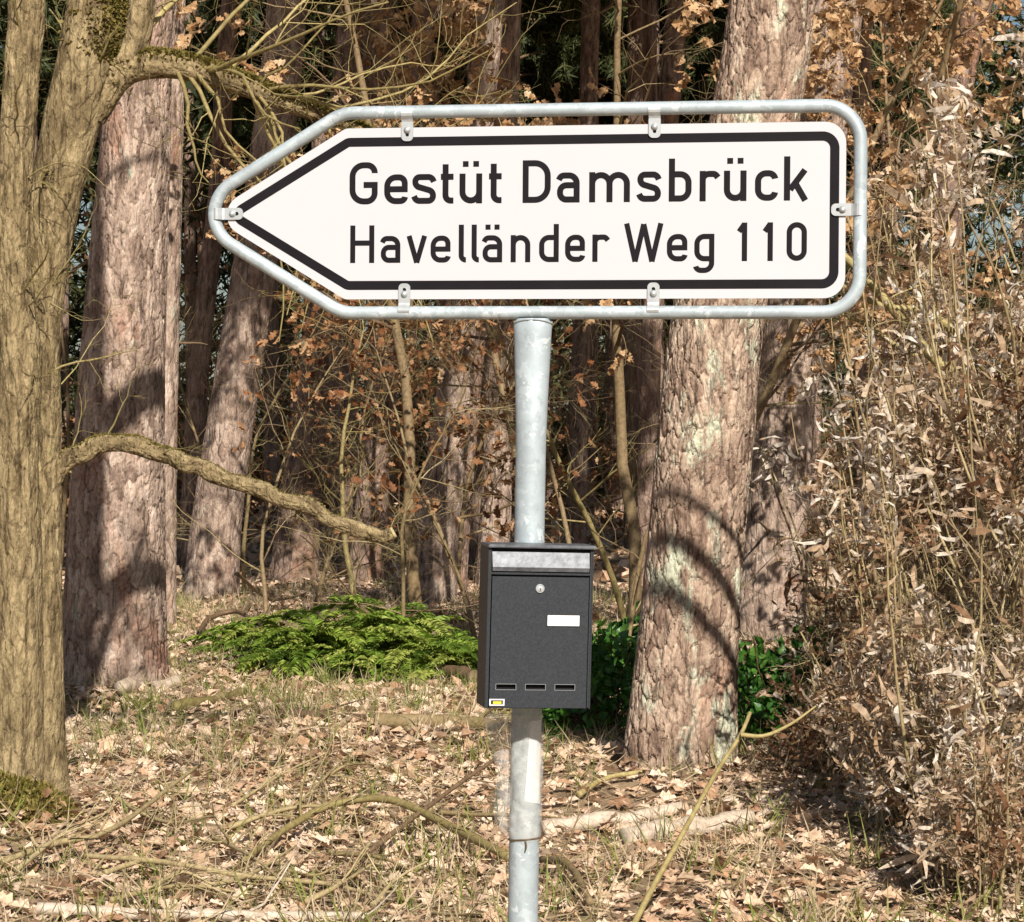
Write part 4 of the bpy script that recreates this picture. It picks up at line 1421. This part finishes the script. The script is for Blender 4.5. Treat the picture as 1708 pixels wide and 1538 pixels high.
# ------------------------------------------------------------------ the mailbox
BX = W(896.5, 1183, 4.868)
mb = thing("mailbox", "black steel mailbox with a white name card clamped on the signpost", "mailbox", BX)
mb.rotation_euler = (0, math.radians(1.5), math.radians(10))
BW, BH, BD = .2090, .3190, .100


def box(ge, x0, x1, y0, y1, z0, z1, bv=0.0):
    """box with chamfered vertical/front edges"""
    if bv <= 0:
        V = np.array([[x, y, z] for x in (x0, x1) for y in (y0, y1) for z in (z0, z1)])
        ge.add(V, [[0, 1, 3, 2], [4, 6, 7, 5], [0, 4, 5, 1], [2, 3, 7, 6], [0, 2, 6, 4], [1, 5, 7, 3]])
        return ge
    import bmesh
    bm = bmesh.new()
    r = bmesh.ops.create_cube(bm, size=1.0)
    for v in bm.verts:
        v.co = ((x0 + x1) / 2 + v.co.x * (x1 - x0), (y0 + y1) / 2 + v.co.y * (y1 - y0), (z0 + z1) / 2 + v.co.z * (z1 - z0))
    bmesh.ops.bevel(bm, geom=bm.edges[:], offset=bv, segments=2, affect='EDGES')
    bmesh.ops.triangulate(bm, faces=bm.faces[:])
    bm.verts.index_update()
    ge.add([v.co[:] for v in bm.verts], None, [[v.index for v in f.verts] for f in bm.faces])
    bm.free()
    return ge


def panel_holes(ge, xb, zb, holes, y0, y1):
    """plate in the x-z plane between y0 (front) and y1, with rectangular holes (cell indices)"""
    nx, nz = len(xb) - 1, len(zb) - 1
    solid = lambda i, k: 0 <= i < nx and 0 <= k < nz and (i, k) not in holes
    for i in range(nx):
        for k in range(nz):
            if not solid(i, k):
                continue
            a, b, c, d = xb[i], xb[i + 1], zb[k], zb[k + 1]
            V = [[a, y0, c], [b, y0, c], [b, y0, d], [a, y0, d], [a, y1, c], [b, y1, c], [b, y1, d], [a, y1, d]]
            Q = [[0, 1, 2, 3], [5, 4, 7, 6]]
            if not solid(i - 1, k): Q.append([4, 0, 3, 7])
            if not solid(i + 1, k): Q.append([1, 5, 6, 2])
            if not solid(i, k - 1): Q.append([4, 5, 1, 0])
            if not solid(i, k + 1): Q.append([3, 2, 6, 7])
            ge.add(V, Q)


hw = BW / 2
# shell: two sides, back, bottom, front frame
ge = Geo()
box(ge, -hw, -hw + .003, -.001, BD, .0005, BH - .004, .0008)
box(ge, hw - .003, hw, -.001, BD, .0005, BH - .004, .0008)
box(ge, -hw + .003, hw - .003, BD - .003, BD - .0005, .001, BH - .005)
box(ge, -hw + .003, hw - .003, .0095, BD - .003, .0, .003)
box(ge, -hw + .0031, -hw + .0065, .0005, .012, .0032, BH - .006)
box(ge, hw - .0065, hw - .0031, .0005, .012, .0032, BH - .006)
box(ge, -hw + .0066, hw - .0066, .001, .0085, BH - .0575, BH - .0535)
ge.obj("body", M['box'], mb, False)
ge = Geo()
box(ge, -hw - .0015, hw + .0035, -.009, BD + .001, BH - .0055, BH + .001, .0016)
ge.obj("roof", M['box_highlight'], mb, False)
# slot flap, tipped
ge = Geo()
V = [[-hw + .008, .0035, BH - .0135], [hw - .008, .0035, BH - .0135], [hw - .0085, -.0035, BH - .043], [-hw + .0085, -.0035, BH - .043],
     [-hw + .0085, -.001, BH - .051], [hw - .0085, -.001, BH - .051], [-hw + .008, .0065, BH - .0135], [hw - .008, .0065, BH - .0135], [hw - .0085, .002, BH - .051], [-hw + .0085, .002, BH - .051]]
ge.add(V, [[0, 3, 2, 1], [3, 4, 5, 2], [0, 1, 7, 6], [4, 9, 8, 5], [1, 2, 5, 8], [0, 6, 9, 4]], [[1, 8, 7], [0, 9, 6]])
ge.obj("slot_flap", M['box_highlight'], mb, False)
# door with three viewing slots
xb = [-hw + .0085, -.0835, -.0445, -.0250, .0140, .0335, .0725, hw - .0085]
zb = [.002, .0375, .0478, BH - .0615]
ge = Geo()
panel_holes(ge, xb, zb, {(1, 1), (3, 1), (5, 1)}, -.0015, .0035)
door = ge.obj("door", M['box'], mb, False)
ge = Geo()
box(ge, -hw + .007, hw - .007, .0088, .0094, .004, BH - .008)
ge.obj("interior_shade_plate", M['dark'], mb, False)  # black plate behind the slots, painted for the shade inside the box
# light bare edges round the slots
for a in (1, 3, 5):
    ge = Geo()
    x0, x1 = xb[a], xb[a + 1]
    ring = np.array([[x0, -.0019, zb[1]], [x1, -.0019, zb[1]], [x1, -.0019, zb[2]], [x0, -.0019, zb[2]]])
    o_ = ring + np.array([[-.0009, 0, -.0009], [.0009, 0, -.0009], [.0009, 0, .0009], [-.0009, 0, .0009]])
    ge.add(np.vstack([ring, o_]), [[k, (k + 1) % 4, (k + 1) % 4 + 4, k + 4] for k in range(4)])
    ge.obj("viewing_slot_rim", M['edge'], door, False)
# lock
th = np.arange(24) / 24 * 2 * np.pi
lc = (-.0015, BH - .084)
rows = np.array([np.stack([lc[0] + r * np.cos(th), 0 * th + yv, lc[1] + r * np.sin(th)], -1) for r, yv in ((.0088, -.0014), (.0088, -.0038), (.0078, -.0048), (.0066, -.0048), (.0062, -.0036), (.0055, -.0036), (.0052, -.0056), (.0001, -.0060))])
ii = np.arange(rows.size // 3).reshape(-1, 24)
lk = Geo().add(rows.reshape(-1, 3), np.stack([ii[:-1], np.roll(ii, -1, 1)[:-1], np.roll(ii, -1, 1)[1:], ii[1:]], -1)).obj("lock", M['zinc'], mb, False)
box(Geo(), lc[0] - .0008, lc[0] + .0008, -.0066, -.0054, lc[1] - .004, lc[1] + .001).obj("keyhole", M['dark'], lk, False)
# name card in its holder
cx0, cz0 = .0465, BH - .146
box(Geo(), cx0 - .0335, cx0 + .0335, -.0032, -.0016, cz0 - .0118, cz0 + .0118, .0006).obj("card_holder", M['box'], mb, False)
box(Geo(), cx0 - .0318, cx0 + .0318, -.0042, -.0033, cz0 - .0104, cz0 + .0104, .0004).obj("name_card", M['card'], mb, False)
# small sticker
sx, sz_ = -hw + .0235, .0125
stk = box(Geo(), sx - .0150, sx + .0150, -.0022, -.0016, sz_ - .0065, sz_ + .0065).obj("sticker", M['card'], mb, False)
box(Geo(), sx - .0118, sx + .0118, -.0026, -.0023, sz_ - .0040, sz_ + .0040).obj("sticker_print", M['dark'], stk, False)
box(Geo(), sx - .0078, sx + .0088, -.0030, -.0027, sz_ - .0030, sz_ + .0018).obj("sticker_print", M['yellow'], stk, False)
# clamp to the post
ge = Geo()
ring = np.stack([.036 * np.cos(np.linspace(0, 2 * np.pi, 33)), BD + .034 + .036 * np.sin(np.linspace(0, 2 * np.pi, 33)), np.full(33, .26)], -1)
for zc in (.06, .26):
    r2 = ring.copy(); r2[:, 2] = zc
    ge.add(*tubes(r2, np.full(33, .003), 6))
ge.obj("post_strap", M['zinc'], mb)

# ------------------------------------------------------------------ plastic film and paper under the mailbox
SB = np.array([0.0108, 5.0, 0.0])


def pole_at(z):
    c_, s_ = math.cos(-PSI), math.sin(-PSI)
    x = POLE_TOP[0] * z / POLE_TOP[2]
    return SB + np.array([x * c_, x * s_, z])


zt, zb_ = W(880, 1190, 5)[2], W(880, 1402, 5)[2]
sl = thing("plastic_sleeve", "torn clear plastic sleeve with white paper tied round the post under the mailbox", "packaging", pole_at(zb_))
g = np.random.default_rng(8)
nzs, nts = 40, 46
V = []
for a in range(nzs):
    f_ = a / (nzs - 1)
    z = zb_ + (zt - zb_) * f_
    c = pole_at(z) - pole_at(zb_)
    for b in range(nts):
        t_ = b / (nts - 1)
        th_ = math.radians(-60) + math.radians(300) * t_
        pinch = 1 - math.exp(-f_ / .06)
        r = .0312 + .0035 * pinch * (1 + .6 * math.sin(th_ * 5 + f_ * 9) + .4 * math.sin(th_ * 9 - f_ * 14))
        flap = max(0, (t_ - .72) / .28)
        fl = flap * pinch * (.062 if f_ > .1 else .062 * f_ / .1) * (.75 + .25 * math.sin(f_ * 7 + 1))
        # the loose flap leaves the post tangentially to the left
        p = c + np.array([math.sin(th_) * r, -math.cos(th_) * r, 0]) if flap == 0 else c + np.array([-math.cos(math.radians(24)) * 0 - r * .985 * math.cos(math.radians(20)) - fl * .75, -r * .25 + fl * .30 + .006 * math.sin(f_ * 11 + flap * 3), 0])
        V.append(p)
V = np.array(V).reshape(nzs, nts, 3)
# order columns by angle from the flap round the front
ii = np.arange(nzs * nts).reshape(nzs, nts)


def sleeve_rows():
    out = []
    for a in range(nzs):
        f_ = a / (nzs - 1)
        c = pole_at(zb_ + (zt - zb_) * f_) - pole_at(zb_)
        pinch = 1 - math.exp(-f_ / .05)
        row = []
        nf = 14
        wid = (.020 + .024 * f_ + .006 * math.sin(f_ * 9)) * pinch * (1.0 if f_ < .98 else .9)
        for b in range(nf):                         # flap: from its free edge to the post's left side
            u = 1 - b / nf
            row.append(c + np.array([-.0325 - wid * u, -.006 + .020 * u * u + .004 * math.sin(f_ * 12 + u * 4), 0]))
        for b in range(nts - nf):                   # round the front of the post to its far right side
            t_ = b / (nts - nf - 1)
            th_ = math.radians(-92 + 250 * t_)
            r = .0312 + .0030 * pinch * (1 + .6 * math.sin(th_ * 5 + f_ * 9) + .4 * math.sin(th_ * 9 - f_ * 14))
            row.append(c + np.array([math.sin(th_) * r, -math.cos(th_) * r, 0]))
        out.append(row)
    return np.array(out)


V = sleeve_rows()
Geo().add(V.reshape(-1, 3), np.stack([ii[:-1, :-1], ii[:-1, 1:], ii[1:, 1:], ii[1:, :-1]], -1)).obj("film", M['film'], sl)
# paper label: a slanted strip on the front right of the post
zp0, zp1 = W(880, 1333, 5)[2], W(880, 1200, 5)[2]
Vp = []
for a in range(16):
    f_ = a / 15
    c = pole_at(zp0 + (zp1 - zp0) * f_) - pole_at(zb_)
    for b in range(12):
        t_ = b / 11
        th_ = math.radians(-2 + 18 * f_) * (1 - t_) + math.radians(80) * t_
        Vp.append(c + np.array([math.sin(th_) * .0309, -math.cos(th_) * .0309, -.010 * t_ * (1 - f_)]))
ii2 = np.arange(192).reshape(16, 12)
Geo().add(Vp, np.stack([ii2[:-1, :-1], ii2[:-1, 1:], ii2[1:, 1:], ii2[1:, :-1]], -1)).obj("paper", M['paper'], sl)
# wire tie
th = np.linspace(0, 2 * np.pi, 41)
wr = np.stack([.0325 * np.sin(th), -.0325 * np.cos(th), .004 + .003 * np.sin(th + .6)], -1)
tie = Geo().add(*tubes(wr, np.full(41, .0016), 6, .2))
tail = spline(np.array([[.031, -.012, .004], [.040, -.016, .010], [.050, -.014, .004], [.060, -.01, .008]]), 14)
tie.add(*tubes(tail, np.full(14, .0014), 5, .2))
tail = spline(np.array([[.002, -.033, .004], [.004, -.037, -.006], [.002, -.036, -.016]]), 10)
tie.add(*tubes(tail, np.full(10, .0016), 5, .2))
tie.obj("wire_tie", M['twig'], sl)


# ------------------------------------------------------------------ fallen wood and shoots
def ground_pt(px, py):
    d = F * EYE / (py - 720.0)
    x = (px - 854.0) / F * d
    return np.array([x, d, float(gz(x, d))])


def stick(name, label, pts, r0, r1, mat, tint=.5, group="fallen branches", lift=None, k=8, side=0, seed=0, cat="branch"):
    """a branch lying on the forest floor: pts in photo pixels on the ground"""
    g = np.random.default_rng(seed + 900)
    P = np.array([ground_pt(*p) for p in pts])
    P[:, 2] += r0 * .9 + .03 + (np.array(lift) if lift is not None else 0)
    r0, r1 = r0 * 1.25, r1 * 1.25
    S = spline(P, 30)
    S[1:-1] += np.cumsum(g.normal(0, r0 * .10, (28, 3)), 0) * np.sin(np.linspace(0, np.pi, 28))[:, None]
    base = S[0].copy()
    S = S - base
    R = np.linspace(r0, r1, 30) * (1 + .07 * np.sin(np.arange(30) * .8 + seed) + .02 * g.normal(size=30))
    t = thing(name, label, cat, base, 0, group)
    Geo().add(*tubes(S, R, k, tint, True)).obj("wood", M[mat], t)
    if side:
        A, RA = grow(S[None], R[None], side, .45, 45, 7, .15, .02, .15, rr=.5, g=g)
        B, RB = grow(A, RA, 2, .2, 45, 5, .15, .0, .3, g=g)
        for q1 in range(len(A)):
            Geo().add(*tubes(A[q1], RA[q1], 5, tint)).obj("side_twig", M[mat], t)
        tag(Geo().add(*tubes(B, RB, 3, tint)).obj("fine_twigs", M[mat], t), kind="stuff")
    return t


stick("fallen_log", "pale barkless log lying right of the post, upper of two", [(905, 1392), (1000, 1386), (1140, 1378)], .030, .022, 'dead', .55, "fallen logs", k=12, cat="log", lift=[-.020, -.010, -.018])
stick("fallen_log", "thick pale log lying right of the post, lower of two", [(1045, 1428), (1130, 1416), (1255, 1408)], .040, .032, 'dead', .45, "fallen logs", k=12, seed=1, cat="log", lift=[-.022, -.012, -.020])
stick("fallen_log", "grey log behind the mailbox's left side with a knobbly end", [(628, 1244), (690, 1246), (760, 1242), (850, 1250)], .035, .028, 'twig', .55, "fallen logs", k=10, seed=2, side=3, cat="log")
stick("fallen_log", "dark short log by the fern clump nearest the mailbox", [(700, 1140), (745, 1150), (792, 1158)], .05, .035, 'twig', .22, "fallen logs", k=10, seed=3, cat="log")
stick("fallen_log", "pale stick at the foot of the broad shaded pine", [(200, 1168), (245, 1160), (300, 1157)], .04, .03, 'dead', .25, "fallen logs", k=10, seed=4, cat="log")
stick("fallen_log", "dark green stick below the broad pine's foot", [(290, 1188), (345, 1180), (405, 1166)], .03, .025, 'twig_olive', .3, "fallen logs", k=10, seed=5, cat="log")
stick("fallen_branch", "dark branch lying below the biggest fern clump", [(465, 1212), (560, 1222), (650, 1232)], .022, .012, 'twig', .2, seed=6, side=4)
stick("fallen_branch", "long pale branch along the picture's lower edge", [(60, 1535), (250, 1531), (420, 1527), (610, 1534)], .017, .012, 'dead', .6, seed=7, side=2)
stick("fallen_branch", "curved olive branch reaching the post near its foot", [(400, 1440), (480, 1400), (560, 1378), (650, 1382), (740, 1408), (850, 1452)], .010, .016, 'twig_olive', .5, seed=8, side=5, lift=[.02, .06, .10, .12, .08, .03])
stick("fallen_branch", "thin branch rising towards the torn plastic sleeve", [(590, 1440), (690, 1398), (760, 1362), (825, 1338)], .009, .007, 'twig', .35, seed=9, side=4, lift=[.02, .08, .12, .15])
stick("fallen_branch", "long thin grey stick lying across the leaves", [(140, 1448), (260, 1462), (400, 1472), (545, 1482), (640, 1500)], .009, .006, 'twig', .85, seed=10, side=4, lift=[.02, .05, .05, .05, .02])
stick("fallen_branch", "pale stick crossing others in the bottom corner beside the oak", [(0, 1470), (90, 1450), (190, 1430), (330, 1350)], .010, .006, 'twig', .8, seed=11, side=6, lift=[.02, .06, .1, .16])
stick("fallen_branch", "brown stick pointing up from the oak's foot", [(35, 1392), (70, 1378), (102, 1355)], .013, .014, 'twig_olive', .5, seed=12, lift=[0, .05, .1])
stick("fallen_branch", "crooked brown stick under the ferns' left end", [(330, 1085), (350, 1060), (395, 1055), (450, 1090), (500, 1115)], .018, .012, 'twig', .3, seed=13, side=4, lift=[.02, .12, .16, .1, .03])
stick("fallen_branch", "yellow twig in front of the massive pine's foot", [(965, 1352), (1010, 1340), (1075, 1336)], .012, .008, 'twig_olive', .8, seed=14)
stick("fallen_branch", "brown branch standing slantwise left of the ferns", [(395, 1090), (450, 1040), (510, 1000)], .012, .010, 'twig', .45, seed=15, lift=[.5, .22, 0])
stick("fallen_branch", "bent branch beside the post's foot on its right", [(905, 1460), (945, 1490), (985, 1540)], .013, .010, 'twig', .5, seed=16, lift=[.02, .05, .02], side=3)
stick("fallen_branch", "pale twig behind the ferns, beside the leaning pine", [(610, 985), (650, 975), (720, 975)], .022, .014, 'dead', .5, seed=17, lift=[.05, .1, .08])
gs = np.random.default_rng(66)
tw_px = sorted(np.concatenate([gs.uniform(-20, 420, 10), gs.uniform(420, 800, 8)]))
for i, px in enumerate(tw_px):
    py = gs.uniform(1330, 1550)
    L = gs.uniform(60, 260)
    a = gs.normal(0, .5)
    q = [(px, py), (px + L * .5 * math.cos(a), py + L * .2 * math.sin(a) + gs.normal(0, 8)), (px + L * math.cos(a), max(1300, py + L * .45 * math.sin(a)))]
    stick("fallen_twig", "thin dry twig on the leaves left of the post, " + ORD[i] + " from the left", q, gs.uniform(.006, .011), .003, 'twig', gs.uniform(.7, 1), "thin twigs on the leaves", seed=100 + i, side=7, lift=[.01, gs.uniform(.02, .1), gs.uniform(.0, .16)], k=5, cat="twig")

# forked shoot in front of the massive pine
sh = thing("bare_shoot", "bare forked yellowish shoot slanting up in front of the massive pine", "shoot", ground_pt(1030, 1600))
b0 = np.array(ground_pt(1030, 1600))
d_ = b0[1]
pts = np.array([W(x_, y_, d_ + 0.0) - b0 for x_, y_ in ((1030, 1600), (1085, 1490), (1140, 1390), (1195, 1290), (1235, 1228), (1252, 1188))])
Geo().add(*tubes(spline(pts, 30), np.linspace(.011, .006, 30), 9, .8)).obj("stem", M['twig_olive'], sh)
pts = np.array([W(x_, y_, d_ - .02) - b0 for x_, y_ in ((1236, 1226), (1275, 1228), (1320, 1208), (1362, 1178))])
Geo().add(*tubes(spline(pts, 20), np.linspace(.0075, .003, 20), 8, .8)).obj("side_shoot", M['twig_olive'], sh)
# lichen branches right of the sign
lb_ = thing("lichen_bough", "yellow lichened boughs slanting down from the sign's squared end", "branch", W(1640, 700, 12.0))
for k_, q in enumerate([((1400, 420), (1450, 470), (1500, 530), (1560, 600), (1640, 660)), ((1405, 475), (1470, 510), (1540, 520), (1600, 560), (1660, 640)), ((1395, 520), (1450, 545), (1500, 580), (1560, 612), (1650, 690))]):
    pts = np.array([W(x_, y_, 12.0 + .1 * k_) for x_, y_ in q]) - W(1640, 700, 12.0)
    S = spline(pts, 30)
    Rr = np.linspace(.018, .030, 30) * (1 - .25 * k_)
    Geo().add(*tubes(S, Rr, 9, .75)).obj("bough", M['twig_olive'], lb_)
    sprays(lb_, S, Rr, 6, .5, np.random.default_rng(700 + k_), tint=(.3, .9), rr=.3)

# roadside oak just outside the picture: its boughs throw the arched shadows on the massive pine
RB_ = np.array([3.35, 7.3, 0.0])
ro = thing("oak_tree", "roadside oak outside the right edge whose boughs shade the massive pine", "tree", RB_)
V, Q, ti, P, R = bark_trunk(np.array([(0, 0, -.1), (.03, 0, 1.2), (.0, .05, 2.6), (-.1, .05, 4.0), (-.05, 0, 5.5), (.1, 0, 7.0)]), np.array([.17, .14, .12, .10, .07, .02]), 50, 160, .03, .08, .005, 41, .2)
Geo().add(V, Q, None, ti).obj("trunk", M['oak'], ro)
gr = np.random.default_rng(43)
for k_, q in enumerate([((-.02, .0, 2.75), (-.7, .12, 3.1), (-1.25, .30, 3.30), (-1.65, .36, 3.50), (-1.95, .44, 3.70), (-2.25, .48, 3.72), (-2.6, .55, 3.60)),
                        ((-.05, .0, 3.0), (-.7, .1, 3.32), (-1.25, .28, 3.56), (-1.6, .38, 3.72), (-1.95, .42, 3.95), (-2.2, .5, 3.99), (-2.6, .5, 3.85)),
                        ((-.08, .0, 3.4), (-.7, .1, 3.75), (-1.3, .28, 3.92), (-1.65, .34, 4.02), (-2.0, .44, 4.22), (-2.3, .46, 4.28), (-2.7, .5, 4.2)),
                        ((-.05, .05, 4.0), (.5, .5, 4.6), (.9, 1.0, 5.0), (1.3, 1.4, 5.3))]):
    S = spline(np.array(q), 40)
    Rr = np.linspace(.050, .022, 40) * (.62 if k_ == 2 else 1.0)
    Geo().add(*tubes(S, Rr, 9, .5)).obj("bough", M['oak'], ro)
    sprays(ro, S, Rr, 4, .5, gr, lv='tan' if k_ == 3 else None, tint=(.2, .7), smin=.1, rr=.22, nleaf=2, c2=3)
